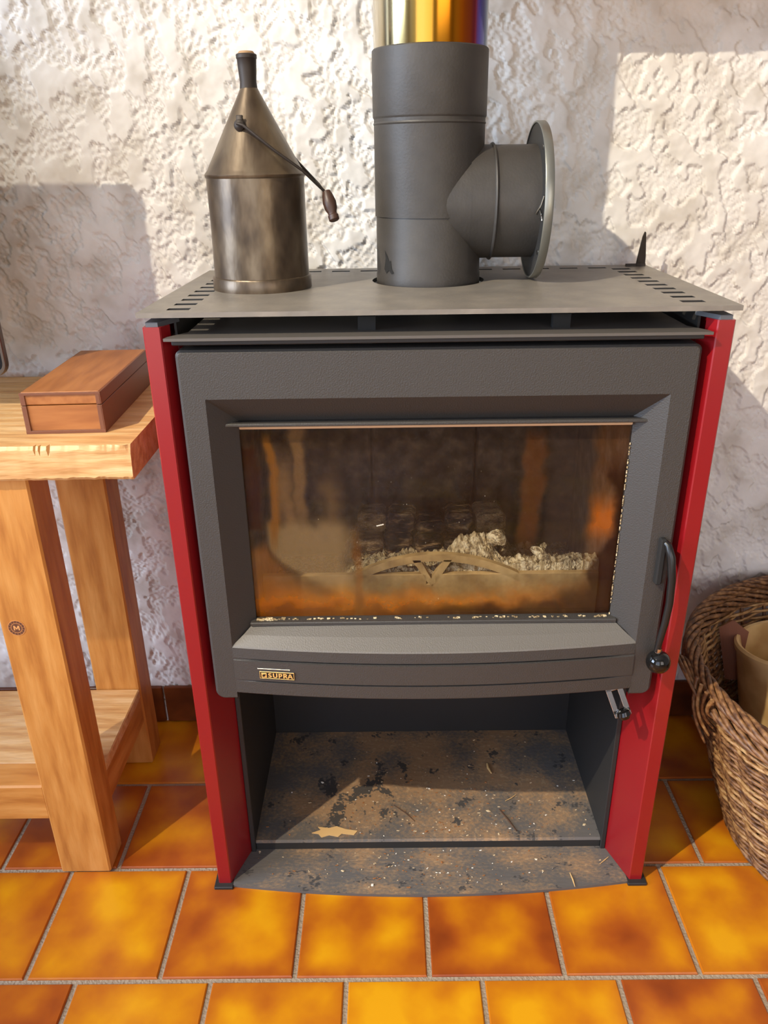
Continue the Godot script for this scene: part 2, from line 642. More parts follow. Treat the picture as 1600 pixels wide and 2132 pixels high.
func plaster(parent: Node) -> void:
	var xs := PackedFloat32Array()
	var ys := PackedFloat32Array()
	var x := -2.9
	while x < 2.5:
		xs.append(x)
		x += 0.0026 if x > -0.86 and x < 0.82 else (0.006 if x > -1.2 and x < 1.15 else 0.03)
	xs.append(2.5)
	var y := -0.003
	while y < 3.3:
		ys.append(y)
		y += 0.0028 if y > 0.3 and y < 1.42 else (0.006 if y < 1.6 else 0.04)
	ys.append(3.3)
	var w := xs.size()
	var h := ys.size()
	var nb := noise(71, 20.0, 2)
	var nw := noise(75, 48.0, 3)
	var ng := noise(72, 110.0, 4)
	var nl := noise(73, 3.0, 2)
	var ns := noise(74, 34.0, 2)
	var hs := PackedFloat32Array()
	hs.resize(w * h)
	for j in h:
		for i in w:
			var px := xs[i]
			var py := ys[j]
			var wv := nw.get_noise_2d(px, py)
			var b := nb.get_noise_2d(px * 1.15 + py * 0.2, py * 0.72) + wv * 0.30
			# flat trowelled islands with crisp borders, rough grain between them
			var isl := smoothstep(0.02, 0.085, b)
			var calm := clampf(0.85 - (px + 0.1) * 0.6, 0.5, 1.0)
			var grain := ng.get_noise_2d(px, py) * 0.0046 + ns.get_noise_2d(px, py) * 0.0018
			hs[j * w + i] = lerpf(grain * calm - 0.0012, 0.0020 + wv * 0.0009 + ns.get_noise_2d(px * 0.4, py * 0.4) * 0.0010, isl) + nl.get_noise_2d(px, py) * 0.002
	var v := PackedVector3Array()
	var n := PackedVector3Array()
	v.resize(w * h)
	n.resize(w * h)
	for j in h:
		for i in w:
			var k := j * w + i
			v[k] = Vector3(xs[i], ys[j], hs[k])
			var i0 := maxi(i - 1, 0)
			var i1 := mini(i + 1, w - 1)
			var j0 := maxi(j - 1, 0)
			var j1 := mini(j + 1, h - 1)
			n[k] = Vector3(-(hs[j * w + i1] - hs[j * w + i0]) / (xs[i1] - xs[i0]), -(hs[j1 * w + i] - hs[j0 * w + i]) / (ys[j1] - ys[j0]), 1).normalized()
	var idx := PackedInt32Array()
	idx.resize((w - 1) * (h - 1) * 6)
	var p := 0
	for j in h - 1:
		for i in w - 1:
			var k := j * w + i
			idx[p] = k
			idx[p + 1] = k + w
			idx[p + 2] = k + 1
			idx[p + 3] = k + 1
			idx[p + 4] = k + w
			idx[p + 5] = k + w + 1
			p += 6
	var arr := []
	arr.resize(Mesh.ARRAY_MAX)
	arr[Mesh.ARRAY_VERTEX] = v
	arr[Mesh.ARRAY_NORMAL] = n
	arr[Mesh.ARRAY_INDEX] = idx
	var am := ArrayMesh.new()
	am.add_surface_from_arrays(Mesh.PRIMITIVE_TRIANGLES, arr)
	var o := MeshInstance3D.new()
	o.mesh = am
	o.material_override = M["plaster"]
	add_named("plaster_coat", o, parent)

# ---------------------------------------------------------------- stove
func dirty_steel(called: String, sd: int, amount: float) -> StandardMaterial3D:
	# dark sheet steel under a film of wood dust, with darker scuffs
	var W := 768
	var H := 384
	var im := Image.create(W, H, false, Image.FORMAT_RGB8)
	var n1 := noise(sd, 0.006, 4)
	var n2 := noise(sd + 1, 0.09, 3)
	var n3 := noise(sd + 2, 0.011, 5)
	var n4 := noise(sd + 3, 0.35, 2)
	for y in H:
		for x in W:
			var u := x / float(W)
			var v := y / float(H)
			var d := n1.get_noise_2d(x, y) * 1.1 + n2.get_noise_2d(x, y) * 0.5 + n4.get_noise_2d(x, y) * 0.35
			# dust lies thickest in the middle, the edges are rubbed bare
			d += amount - 2.2 * maxf(absf(u - 0.5) - 0.28, 0.0) - 1.6 * maxf(v - 0.8, 0.0)
			d = clampf(d, 0, 1)
			var c := lin(92, 86, 81).lerp(lin(152, 118, 84), d)
			c = c.lerp(lin(176, 146, 110), 0.6 * smoothstep(0.25, 0.5, n2.get_noise_2d(x * 0.6 + 300, y * 0.6)) * d)
			var scuff := n3.get_noise_2d(x * 1.2, y) + n2.get_noise_2d(x + 90, y) * 0.3 + 0.42 * exp(-pow((u - 0.29) / 0.10, 2) - pow((v - 0.66) / 0.28, 2)) - 0.10
			c = c.lerp(lin(58, 55, 53), 0.85 * smoothstep(0.33, 0.42, scuff))
			im.set_pixel(x, y, c)
	var m := mat(called, Color.WHITE, 0.75)
	m.albedo_texture = ImageTexture.create_from_image(im)
	bump(m, M["fine"], 0.02)
	return m

func soot_reflection_texture() -> ImageTexture:
	# soot left on the glass, with painted reflections: u runs to the right, v downwards
	var W := 800
	var H := 468
	var im := Image.create(W, H, false, Image.FORMAT_RGBA8)
	var n1 := noise(81, 0.010, 4)
	var n2 := noise(82, 0.06, 3)
	var nv := noise(83, 0.02, 3)
	for y in H:
		var v := y / float(H - 1)
		for x in W:
			var u := x / float(W - 1)
			var w := n1.get_noise_2d(x, y)
			var sp := n2.get_noise_2d(x, y)
			var streak := nv.get_noise_2d(x * 1.4, y * 0.10)
			var c := lin(66, 52, 40)
			var a := 0.20 + streak * 0.16 + sp * 0.05 + 0.10 * smoothstep(0.12, 0.0, v)
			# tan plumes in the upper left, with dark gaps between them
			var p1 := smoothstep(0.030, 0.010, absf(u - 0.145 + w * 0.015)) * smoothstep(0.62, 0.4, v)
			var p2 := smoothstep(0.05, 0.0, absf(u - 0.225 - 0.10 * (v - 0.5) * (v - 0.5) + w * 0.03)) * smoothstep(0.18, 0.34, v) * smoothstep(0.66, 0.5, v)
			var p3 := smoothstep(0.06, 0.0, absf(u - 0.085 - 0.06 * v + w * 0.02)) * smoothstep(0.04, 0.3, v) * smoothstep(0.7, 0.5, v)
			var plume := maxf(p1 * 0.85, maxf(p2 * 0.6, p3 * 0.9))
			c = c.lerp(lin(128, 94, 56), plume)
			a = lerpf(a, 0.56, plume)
			# painted room reflection, lower left: pale haze whose lower edge curves to the right
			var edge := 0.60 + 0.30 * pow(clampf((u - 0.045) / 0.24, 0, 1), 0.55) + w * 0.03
			var reflection_haze := smoothstep(0.035, 0.06, u) * smoothstep(0.315, 0.24, u + w * 0.02) * smoothstep(0.44, 0.54, v + w * 0.04) * smoothstep(edge + 0.04, edge - 0.03, v)
			c = c.lerp(lin(134, 108, 72), reflection_haze)
			a = lerpf(a, 0.62, reflection_haze)
			# burnt orange under the haze and along the foot
			var under := smoothstep(0.3, 0.02, u - 0.02) * smoothstep(edge - 0.03, edge + 0.05, v) * smoothstep(0.50, 0.58, v)
			c = c.lerp(lin(122, 78, 36), under)
			a = lerpf(a, 0.60, under)
			var foot := smoothstep(0.76, 0.95, v + w * 0.05 + sp * 0.015)
			c = c.lerp(lin(176, 96, 10), foot)
			a = lerpf(a, 0.72, foot)
			# golden rim beside the left edge, dark soot outside it
			var gold := smoothstep(0.018, 0.004, absf(u - 0.058 - 0.02 * sin(v * 5.0) + w * 0.01)) * smoothstep(0.03, 0.1, v) * smoothstep(0.68, 0.5, v)
			c = c.lerp(lin(124, 78, 26), gold)
			a = lerpf(a, 0.66, gold)
			var dark_l := smoothstep(0.052, 0.030, u + w * 0.012) * smoothstep(0.10, 0.15, v + w * 0.03) * smoothstep(0.54, 0.51, v)
			# right: an orange streak painted as reflected light, then a grey-brown one
			var o2 := smoothstep(0.040, 0.018, absf(u - 0.765 + 0.02 * v + w * 0.02)) * smoothstep(0.02, 0.1, v) * smoothstep(0.74, 0.5, v)
			c = c.lerp(lin(112, 64, 28), o2 * 0.8)
			a = lerpf(a, 0.42, o2 * 0.8)
			var g2 := smoothstep(0.075, 0.045, absf(u - 0.865 + w * 0.02)) * smoothstep(0.76, 0.66, v)
			c = c.lerp(lin(60, 48, 40), g2)
			a = lerpf(a, 0.5, g2)
			# orange halo and black-brown soot down the right edge
			var halo := smoothstep(0.90, 0.935, u + w * 0.015) * (0.35 + 0.65 * smoothstep(0.16, 0.02, absf(v - 0.48 + w * 0.03)))
			c = c.lerp(lin(172, 88, 10), halo)
			a = lerpf(a, 0.7, halo)
			var dark_r := smoothstep(0.945, 0.975, u + w * 0.02 + 0.03 * smoothstep(0.55, 0.75, v) - 0.02 * smoothstep(0.22, 0.1, absf(v - 0.47)))
			dark_r *= smoothstep(0.12, 0.3, v)
			var dark_f := smoothstep(0.90, 0.975, v + w * 0.05 + 0.05 * smoothstep(0.55, 1.0, u)) * (0.5 + 0.5 * smoothstep(0.2, 0.7, u))
			var dark_c := smoothstep(0.26, 0.08, Vector2(1.0 - u, (1.0 - v) * 0.8).length() + w * 0.05)
			var blk := clampf(maxf(maxf(dark_l * 0.9, dark_r), maxf(dark_f * 0.92, dark_c)), 0, 1)
			c = c.lerp(lin(40, 17, 6), blk)
			a = lerpf(a, 0.90, blk)
			# drip line where the haze ends
			var drip := smoothstep(0.018, 0.004, absf(u - 0.292 - w * 0.012)) * smoothstep(0.45, 0.7, v)
			c = c.lerp(lin(112, 64, 18), drip * 0.8)
			a = lerpf(a, 0.68, drip * 0.8)
			c.a = clampf(a, 0, 1)
			im.set_pixel(x, y, c)
	# flecks of ash stuck to the glass
	var rng := RandomNumberGenerator.new()
	rng.seed = 84
	for k in 70:
		var px := int(clampf(rng.randfn(0.46, 0.16), 0.05, 0.95) * W)
		var py := int(clampf(rng.randfn(0.45, 0.17), 0.05, 0.95) * H)
		var L := 1 + (rng.randi() % 3 if rng.randf() < 0.3 else 0)
		for j in L:
			im.set_pixel(px, mini(py + j, H - 1), Color(0.9, 0.86, 0.78, rng.randf_range(0.4, 0.9)))
	for j in 16:
		for i in 3:
			im.set_pixel(int(0.345 * W) + j, int(0.505 * H) - j / 4 + i, Color(0.93, 0.9, 0.82, 0.9))
	return ImageTexture.create_from_image(im)

func bow(x: float) -> float:
	return 0.021 * (1.0 - pow(x / 0.293, 2))

func stove() -> void:
	var s := thing("wood_stove", "black cast iron wood burning stove with red side panels and glass door", "stove")
	var st: SurfaceTool
	# --- top plate with slots and the hole for the flue
	var top := CSGCombiner3D.new()
	add_named("top_plate", top, s)
	var plate := CSGPolygon3D.new()
	plate.name = "sheet"
	plate.polygon = PackedVector2Array([Vector2(-0.3655, 0.440), Vector2(-0.359, 0.033), Vector2(0.3705, 0.033), Vector2(0.3655, 0.440)])
	plate.depth = 0.006
	plate.rotation.x = PI / 2
	plate.position.y = 0.957
	plate.material = M["black_steel"]
	top.add_child(plate)
	var cutter := func(at: Vector3, size: Vector3) -> void:
		var c := CSGBox3D.new()
		c.name = "slot"
		c.operation = CSGShape3D.OPERATION_SUBTRACTION
		c.size = size
		c.position = at
		c.material = M["dark_steel"]
		top.add_child(c, true)
	for k in 10:
		cutter.call(Vector3(-0.3195 + k * 0.0004, 0.954, 0.414 - k * 0.0365), Vector3(0.028, 0.03, 0.014))
		cutter.call(Vector3(0.3165, 0.954, 0.405 - k * 0.0355), Vector3(0.029, 0.03, 0.014))
	for k in 13:
		cutter.call(Vector3(-0.276 + k * 0.0465, 0.954, 0.068), Vector3(0.029, 0.03, 0.011))
	var hole := CSGCylinder3D.new()
	hole.name = "flue_hole"
	hole.operation = CSGShape3D.OPERATION_SUBTRACTION
	hole.radius = 0.0835
	hole.height = 0.05
	hole.sides = 64
	hole.position = Vector3(0, 0.954, 0.18)
	hole.material = M["dark_steel"]
	top.add_child(hole)
	# --- second plate under it with its spacers
	st = mb()
	prism(st, PackedVector2Array([Vector2(-0.3335, 0.450), Vector2(-0.331, 0.438), Vector2(-0.312, 0.41), Vector2(-0.312, 0.12), Vector2(0.312, 0.12), Vector2(0.312, 0.41), Vector2(0.328, 0.438), Vector2(0.3305, 0.450)]), 0.9305, 0.934)
	put("deflector_plate", st, M["deflector_steel"], s)
	st = mb()
	box(st, Vector3(-0.326, 0.924, 0.42), Vector3(0.323, 0.9305, 0.443), 0.001)
	put("deflector_lip", st, M["dark_steel"], s)
	for x in [-0.088, 0.155]:
		st = mb()
		box(st, Vector3(x - 0.011, 0.934, 0.40), Vector3(x + 0.011, 0.951, 0.412))
		box(st, Vector3(x - 0.008, 0.917, 0.40), Vector3(x + 0.008, 0.928, 0.412))
		put("spacer", st, M["soot_black"], s)
	# --- red side panels: front strip, a face turned inwards, a flat side
	for side in [-1.0, 1.0]:
		st = mb()
		var prof := PackedVector2Array()
		for q in [Vector2(0.3590, 0.438), Vector2(0.3400, 0.438), Vector2(0.3385, 0.4365), Vector2(0.3145, 0.369), Vector2(0.3145, 0.35), Vector2(0.345, 0.35), Vector2(0.345, 0.07), Vector2(0.3605, 0.07), Vector2(0.3605, 0.4365)]:
			prof.append(Vector2(q.x * side, q.y))
		prism(st, prof, 0.006, 0.922)
		prof = PackedVector2Array()
		for q in [Vector2(0.3590, 0.438), Vector2(0.3400, 0.438), Vector2(0.3385, 0.4365), Vector2(0.3320, 0.418), Vector2(0.345, 0.40), Vector2(0.345, 0.07), Vector2(0.3605, 0.07), Vector2(0.3605, 0.4365)]:
			prof.append(Vector2(q.x * side, q.y))
		prism(st, prof, 0.922, 0.9455)
		put("side_panel", st, M["red_enamel"], s)
		st = mb()
		prism(st, PackedVector2Array([Vector2(0.357 * side, 0.435), Vector2(0.342 * side, 0.435), Vector2(0.324 * side, 0.40), Vector2(0.357 * side, 0.40)]), 0.9455, 0.951)
		put("panel_cap", st, M["slate_steel"], s)
		# foot plate under the panel
		st = mb()
		box(st, Vector3(minf(0.335 * side, 0.367 * side), 0.0, 0.40), Vector3(maxf(0.335 * side, 0.367 * side), 0.006, 0.447), 0.001)
		put("foot", st, M["dark_steel"], s)
		# niche wall and outer casing
		st = mb()
		box(st, Vector3(minf(0.3065 * side, 0.3145 * side), 0.004, 0.075), Vector3(maxf(0.3065 * side, 0.3145 * side), 0.41, 0.372), 0.001)
		put("niche_wall", st, M["dark_steel"], s)
		st = mb()
		box(st, Vector3(minf(0.30 * side, 0.3145 * side), 0.41, 0.075), Vector3(maxf(0.30 * side, 0.3145 * side), 0.915, 0.372), 0.001)
		put("casing_side", st, M["dark_steel"], s)
		# inner sheet under the slotted edge of the top plate
		st = mb()
		box(st, Vector3(minf(0.327 * side, 0.330 * side), 0.905, 0.09), Vector3(maxf(0.327 * side, 0.330 * side), 0.951, 0.405))
		put("inner_sheet", st, M["dark_steel"], s)
	# --- casing back, niche, base
	st = mb()
	box(st, Vector3(-0.345, 0.02, 0.062), Vector3(0.345, 0.92, 0.076))
	put("casing_back", st, M["dark_steel"], s)
	st = mb()
	box(st, Vector3(-0.3065, 0.405, 0.076), Vector3(0.3065, 0.415, 0.40))
	put("niche_ceiling", st, M["dark_steel"], s)
	var dn := dirty_steel("dusty_niche_steel", 91, 0.75)
	st = mb()
	var nf := [Vector3(-0.3065, 0.025, 0.0765), Vector3(0.3065, 0.025, 0.0765), Vector3(0.3065, 0.025, 0.364), Vector3(-0.3065, 0.025, 0.364)]
	face(st, nf, Vector3.UP, [Vector2(0, 0), Vector2(1, 0), Vector2(1, 1), Vector2(0, 1)])
	face(st, [nf[3], nf[2], nf[2] + Vector3(0, -0.004, 0.003), nf[3] + Vector3(0, -0.004, 0.003)], Vector3(0, 1, 1), [Vector2(0, 0.98), Vector2(1, 0.98), Vector2(1, 1), Vector2(0, 1)])
	put("niche_floor", st, dn, s)
	st = mb()
	box(st, Vector3(-0.3065, 0.005, 0.0765), Vector3(0.3065, 0.0215, 0.3668), 0.001)
	put("niche_sill", st, M["dark_steel"], s)
	var da := dirty_steel("dusty_apron_steel", 96, 0.35)
	st = mb()
	var ap := PackedVector2Array()
	for k in 33:
		var t := k / 32.0 * 2 - 1
		ap.append(Vector2(t * 0.345, 0.4645 - 0.0245 * t * t))
	ap.append(Vector2(0.312, 0.364))
	ap.append(Vector2(-0.312, 0.364))
	var ai := Geometry2D.triangulate_polygon(ap)
	for t in range(0, ai.size(), 3):
		var ps := []
		var uv := []
		for k in 3:
			var q := ap[ai[t + k]]
			ps.append(Vector3(q.x, 0.0055, q.y))
			uv.append(Vector2(q.x / 0.7 + 0.5, (q.y - 0.364) / 0.2))
		face(st, ps, Vector3.UP, uv)
	for k in 32:
		var a := ap[k]
		var c := ap[k + 1]
		face(st, [Vector3(a.x, 0.0055, a.y), Vector3(c.x, 0.0055, c.y), Vector3(c.x, 0.0, c.y), Vector3(a.x, 0.0, a.y)], Vector3(0, 0, 1))
	put("base_apron", st, da, s)
	firebox(s)
	door(s)
	# --- air lever below the door: a bent flat bar with a slot and a black tip
	st = mb()
	var lx := Transform3D(Basis(Vector3.BACK, 0.36) * Basis(Vector3.RIGHT, -0.35), Vector3(0.2715, 0.4, 0.438))
	for x in [-0.0125, 0.0045]:
		box(st, Vector3(x, -0.036, -0.0015), Vector3(x + 0.008, 0.004, 0.0015), 0.0006, lx)
	box(st, Vector3(-0.0125, -0.0, -0.0015), Vector3(0.0125, 0.012, 0.0015), 0.0006, lx)
	box(st, Vector3(-0.0125, -0.042, -0.0015), Vector3(0.0125, -0.03, 0.0015), 0.0006, lx)
	var lv := put("air_lever", st, M["chrome"], s)
	st = mb()
	var k2 := Transform3D(lx.basis, lx * Vector3(0.001, -0.038, 0.004))
	lathe(st, [Vector2(0, -0.008), Vector2(0.007, -0.0065), Vector2(0.0105, -0.001), Vector2(0.0095, 0.005), Vector2(0.005, 0.008), Vector2(0, 0.0085)], 20, k2)
	put("lever_tip", st, M["gloss_black"], lv)

func firebox(s: Node3D) -> void:
	# lined chamber behind the glass
	var st := mb()
	box(st, Vector3(-0.285, 0.44, 0.085), Vector3(0.285, 0.90, 0.11))
	put("firebox_back", st, M["firebrick"], s)
	for k in 3:                       # lining slabs of the back, with joints
		st = mb()
		box(st, Vector3(-0.27 + k * 0.18, 0.47, 0.108), Vector3(-0.094 + k * 0.18, 0.80, 0.122), 0.003)
		put("lining_slab", st, M["firebrick"], s)
	for side in [-1.0, 1.0]:
		st = mb()
		box(st, Vector3(minf(0.262 * side, 0.29 * side), 0.44, 0.10), Vector3(maxf(0.262 * side, 0.29 * side), 0.88, 0.398), 0.003)
		put("lining_slab", st, M["firebrick"], s)
	st = mb()
	box(st, Vector3(-0.29, 0.435, 0.10), Vector3(0.29, 0.462, 0.398))
	put("firebox_floor", st, M["firebrick"], s)
	st = mb()
	box(st, Vector3(-0.29, 0.86, 0.10), Vector3(0.29, 0.9, 0.398), 0.003)
	put("baffle", st, M["firebrick"], s)
	# log guard with its arch and the notch like an arrow head
	st = mb()
	var z0 := 0.334
	var z1 := 0.344
	for q in [[-0.258, -0.006], [0.006, 0.258]]:
		box(st, Vector3(q[0], 0.462, z0), Vector3(q[1], 0.5488, z1), 0.001)
	box(st, Vector3(-0.008, 0.462, z0), Vector3(0.008, 0.532, z1), 0.001)
	var arch := []
	for k in 25:
		var t := k / 24.0
		var x := lerpf(-0.118, 0.135, t)
		var u := (x - 0.008) / 0.127
		arch.append([x, 0.583 - 0.034 * u * u, 0.571 - 0.036 * u * u])
	for k in 24:
		var a: Array = arch[k]
		var c: Array = arch[k + 1]
		var pa := [Vector3(a[0], a[1], z1), Vector3(c[0], c[1], z1), Vector3(c[0], c[2], z1), Vector3(a[0], a[2], z1)]
		face(st, pa, Vector3.BACK)
		var back := []
		for p in pa:
			back.append(p + Vector3(0, 0, z0 - z1))
		face(st, back, Vector3.FORWARD)
		face(st, [pa[0], pa[1], back[1], back[0]], Vector3.UP)
		face(st, [pa[2], pa[3], back[3], back[2]], Vector3.DOWN)
	for q in [-1.0, 1.0]:
		face(st, [Vector3(0.002 + 0.03 * q, 0.573, z1), Vector3(0.002 + 0.018 * q, 0.573, z1), Vector3(0.001, 0.541, z1), Vector3(0.002, 0.528, z1), Vector3(0.002 + 0.007 * q, 0.535, z1)], Vector3.BACK)
		face(st, [Vector3(0.002 + 0.03 * q, 0.573, z0), Vector3(0.002 + 0.018 * q, 0.573, z0), Vector3(0.001, 0.541, z0), Vector3(0.002, 0.528, z0), Vector3(0.002 + 0.007 * q, 0.535, z0)], Vector3.FORWARD)
		face(st, [Vector3(0.002 + 0.018 * q, 0.573, z0), Vector3(0.002 + 0.018 * q, 0.573, z1), Vector3(0.001, 0.541, z1), Vector3(0.001, 0.541, z0)], Vector3(-q, 0.5, 0))
	put("log_guard", st, M["guard"] if M.has("guard") else guard_mat(), s)

func guard_mat() -> StandardMaterial3D:
	var m := mat("guard", Color.WHITE, 0.9)
	m.albedo_texture = noise_tex(35, 0.015, 4, [[0.0, lin(150, 118, 70)], [1.0, lin(196, 160, 102)]], 256, 1.4)
	return tri(m, Vector3(4, 4, 4))

func door(s: Node3D) -> void:
	var st := mb()
	var zf := 0.44
	# outer frame: an upside-down U with rounded corners
	var outer := [Vector2(-0.293, 0.392)]
	var corner := func(cx: float, cy: float, a0: float, r: float) -> void:
		for k in 7:
			var a := a0 - k / 6.0 * PI / 2
			outer.append(Vector2(cx + cos(a) * r, cy + sin(a) * r))
	corner.call(-0.311, 0.406, -PI / 2, 0.014)
	corner.call(-0.317, 0.909, PI, 0.008)
	corner.call(0.317, 0.909, PI / 2, 0.008)
	corner.call(0.311, 0.406, 0.0, 0.014)
	outer.append(Vector2(0.293, 0.392))
	var inner := []
	for p in outer:
		var c := Vector2(clampf(p.x, -0.31, 0.31), clampf(p.y, 0.405, 0.905))
		if absf(p.x) < 0.2935:
			c.x = p.x
		inner.append(p + (c - p).normalized() * 0.004)
	for k in outer.size() - 1:
		var a: Vector2 = outer[k]
		var b: Vector2 = outer[k + 1]
		var a2: Vector2 = inner[k]
		var b2: Vector2 = inner[k + 1]
		var o2 := (a + b) / 2 - Vector2(0, 0.65)
		var o := Vector3(o2.x * 1.5, o2.y, 0)
		face(st, [Vector3(a.x, a.y, 0.395), Vector3(b.x, b.y, 0.395), Vector3(b.x, b.y, zf - 0.004), Vector3(a.x, a.y, zf - 0.004)], o)
		face(st, [Vector3(a.x, a.y, zf - 0.004), Vector3(b.x, b.y, zf - 0.004), Vector3(b2.x, b2.y, zf), Vector3(a2.x, a2.y, zf)], o.normalized() + Vector3(0, 0, 1))
	var U := PackedVector2Array(inner)
	U.append(Vector2(0.293, 0.855))
	U.append(Vector2(-0.293, 0.855))
	var ui := Geometry2D.triangulate_polygon(U)
	for t in range(0, ui.size(), 3):
		face(st, [Vector3(U[ui[t]].x, U[ui[t]].y, zf), Vector3(U[ui[t + 1]].x, U[ui[t + 1]].y, zf), Vector3(U[ui[t + 2]].x, U[ui[t + 2]].y, zf)], Vector3.BACK)
	# reveals towards the glass
	var gx := 0.2605
	var gt := 0.817
	var gb := 0.511
	var zg := 0.407
	for q in [-1.0, 1.0]:
		face(st, [Vector3(0.293 * q, 0.4865, zf), Vector3(0.293 * q, 0.855, zf), Vector3(gx * q, gt, zg), Vector3(gx * q, gb, zg)], Vector3(-q, 0, 1))
		face(st, [Vector3(0.293 * q, 0.392, zf), Vector3(0.293 * q, 0.392, 0.40), Vector3(0.293 * q, 0.42, 0.40), Vector3(0.293 * q, 0.42, zf)], Vector3(-q, 0, 0))
	face(st, [Vector3(-0.293, 0.855, zf), Vector3(0.293, 0.855, zf), Vector3(gx, gt, zg), Vector3(-gx, gt, zg)], Vector3(0, -1, 1))
	# bowed lower rail with two grooves and the sloping sill
	var prof := [[0.403, 0.40, 0.0], [0.403, 0.4375, 1.0], [0.406, 0.4405, 1.0], [0.4265, 0.4405, 1.0], [0.4275, 0.4370, 1.0], [0.4295, 0.4370, 1.0], [0.4305, 0.4420, 1.0], [0.4635, 0.4420, 1.0], [0.4645, 0.4370, 1.0], [0.4665, 0.4370, 1.0], [0.4675, 0.4410, 1.0], [0.4840, 0.4400, 1.0], [0.4862, 0.4385, 1.0], [0.498, 0.428, 0.55], [gb, 0.4085, 0.0]]
	var N := 40
	var sl := mb()
	for i in prof.size() - 1:
		var into := sl if i >= 11 else st
		var a: Array = prof[i]
		var b: Array = prof[i + 1]
		into.set_smooth_group(i + 2)
		for k in N:
			var ps := []
			for q in [[a, k], [a, k + 1], [b, k + 1], [b, k]]:
				var x: float = lerpf(-0.293, 0.293, q[1] / float(N))
				var inset := 1.0
				if q[0][0] > 0.49:
					inset = lerpf(1.0, gx / 0.293, (q[0][0] - 0.4865) / (gb - 0.4865))
				# the grooves fade out towards the ends
				var z: float = q[0][1]
				if z < 0.4395 and q[0][2] == 1.0 and q[0][0] > 0.41 and q[0][0] < 0.48:
					z = lerpf(0.4405, z, smoothstep(0.285, 0.24, absf(x)))
				ps.append(Vector3(x * inset, q[0][0], z + bow(x) * q[0][2]))
			face(into, ps, Vector3(0, (b[1] - a[1]) * -1.0, (b[0] - a[0])) if i > 0 else Vector3.DOWN)
	st.set_smooth_group(-1)
	var d := put("door", st, M["cast_iron"], s)
	var dust_sheen_iron: StandardMaterial3D = M["cast_iron"].duplicate()
	dust_sheen_iron.resource_name = "dusty_sheen_iron"
	dust_sheen_iron.albedo_color = lin(104, 98, 90)  # lighter than the door: dust plus grazing window sheen put into the colour
	put("dusty_sheen_sill", sl, dust_sheen_iron, d)
	# inner details
	st = mb()
	box(st, Vector3(-0.277, 0.8120, 0.40), Vector3(0.277, 0.8165, 0.4215), 0.0012)
	put("air_bar", st, M["cast_iron"], d)
	st = mb()
	box(st, Vector3(-0.2595, 0.8055, 0.3985), Vector3(0.2595, 0.8115, 0.411), 0.001)
	put("gasket", st, M["box_edging_light"] if M.has("box_edging_light") else mat("box_edging_light", lin(196, 160, 122), 0.9), d)
	st = mb()
	box(st, Vector3(-0.268, 0.5065, 0.40), Vector3(0.268, 0.5125, 0.4195), 0.0012)
	put("lower_ledge", st, M["cast_iron"], d)
	# ash dust left along the ledge and the right edge of the glass
	st = mb()
	var rng := RandomNumberGenerator.new()
	rng.seed = 5
	for k in 120:
		var x := rng.randf_range(-0.258, 0.258)
		if k < 30:
			x = -0.257 + absf(rng.randfn(0, 0.02))
		elif k > 105:
			x = 0.255 - absf(rng.randfn(0, 0.008))
		var r := rng.randf_range(0.0006, 0.0017) * (1.7 if k < 12 else 1.0)
		var c := Vector3(x, 0.5125 + r * 0.4, 0.4085 + rng.randf() * 0.004)
		box(st, c - Vector3(r * 1.6, r * 0.6, r), c + Vector3(r * 1.6, r * 0.6, r), r * 0.3)
	for k in 110:
		var y := rng.randf_range(0.514, 0.78)
		var r := rng.randf_range(0.0003, 0.0008)
		var c := Vector3(0.2597, y, 0.4082)
		box(st, c - Vector3(r, r * 2.0, r), c + Vector3(r, r * 2.0, r), r * 0.3)
	var dust := put("ash_dust", st, M["ash"], d)
	dust.set_meta("kind", "stuff")
	# glass, then soot with painted reflections on its inner face
	st = mb()
	box(st, Vector3(-0.2605, 0.509, 0.4025), Vector3(0.2605, 0.8135, 0.4065))
	put("glass_pane", st, M["stove_glass"], d)
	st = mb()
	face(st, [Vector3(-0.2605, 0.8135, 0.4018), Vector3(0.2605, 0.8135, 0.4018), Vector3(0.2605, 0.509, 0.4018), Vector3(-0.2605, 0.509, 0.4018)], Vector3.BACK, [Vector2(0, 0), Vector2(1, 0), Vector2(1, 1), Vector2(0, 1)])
	var sm := mat("soot_reflection_film", Color.WHITE, 0.9)
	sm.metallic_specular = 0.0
	sm.albedo_texture = soot_reflection_texture()
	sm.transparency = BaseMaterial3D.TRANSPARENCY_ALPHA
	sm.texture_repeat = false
	put("soot_reflection_film", st, sm, d)
	# handle: arched flat bar with a ball
	st = mb(true)
	var hp := [Vector3(0.3085, 0.652, 0.442), Vector3(0.3145, 0.647, 0.450), Vector3(0.3185, 0.632, 0.4565), Vector3(0.3225, 0.600, 0.460), Vector3(0.3240, 0.563, 0.461), Vector3(0.3220, 0.530, 0.461), Vector3(0.3185, 0.502, 0.461), Vector3(0.3165, 0.484, 0.461)]
	tube(st, hp, [0.004, 0.0055, 0.006, 0.0055, 0.0052, 0.005, 0.0046, 0.0044], 12)
	put("handle", st, M["black_bar"], d)
	st = mb()
	box(st, Vector3(0.3045, 0.585, 0.436), Vector3(0.3135, 0.655, 0.450), 0.002)
	put("handle_mount", st, M["soot_black"], d)
	st = mb()
	lathe(st, [Vector2(0, 0), Vector2(0.005, 0), Vector2(0.005, 0.007), Vector2(0, 0.007)], 16, Transform3D(Basis(), Vector3(0.3185, 0.4830, 0.461)))
	put("collar", st, M["chrome"], d)
	st = mb(true)
	var kp := []
	for k in 17:
		var a := -PI / 2 + k / 16.0 * PI
		kp.append(Vector2(cos(a) * 0.0172, sin(a) * 0.0172))
	lathe(st, kp, 32, Transform3D(Basis(), Vector3(0.3205, 0.4670, 0.462)))
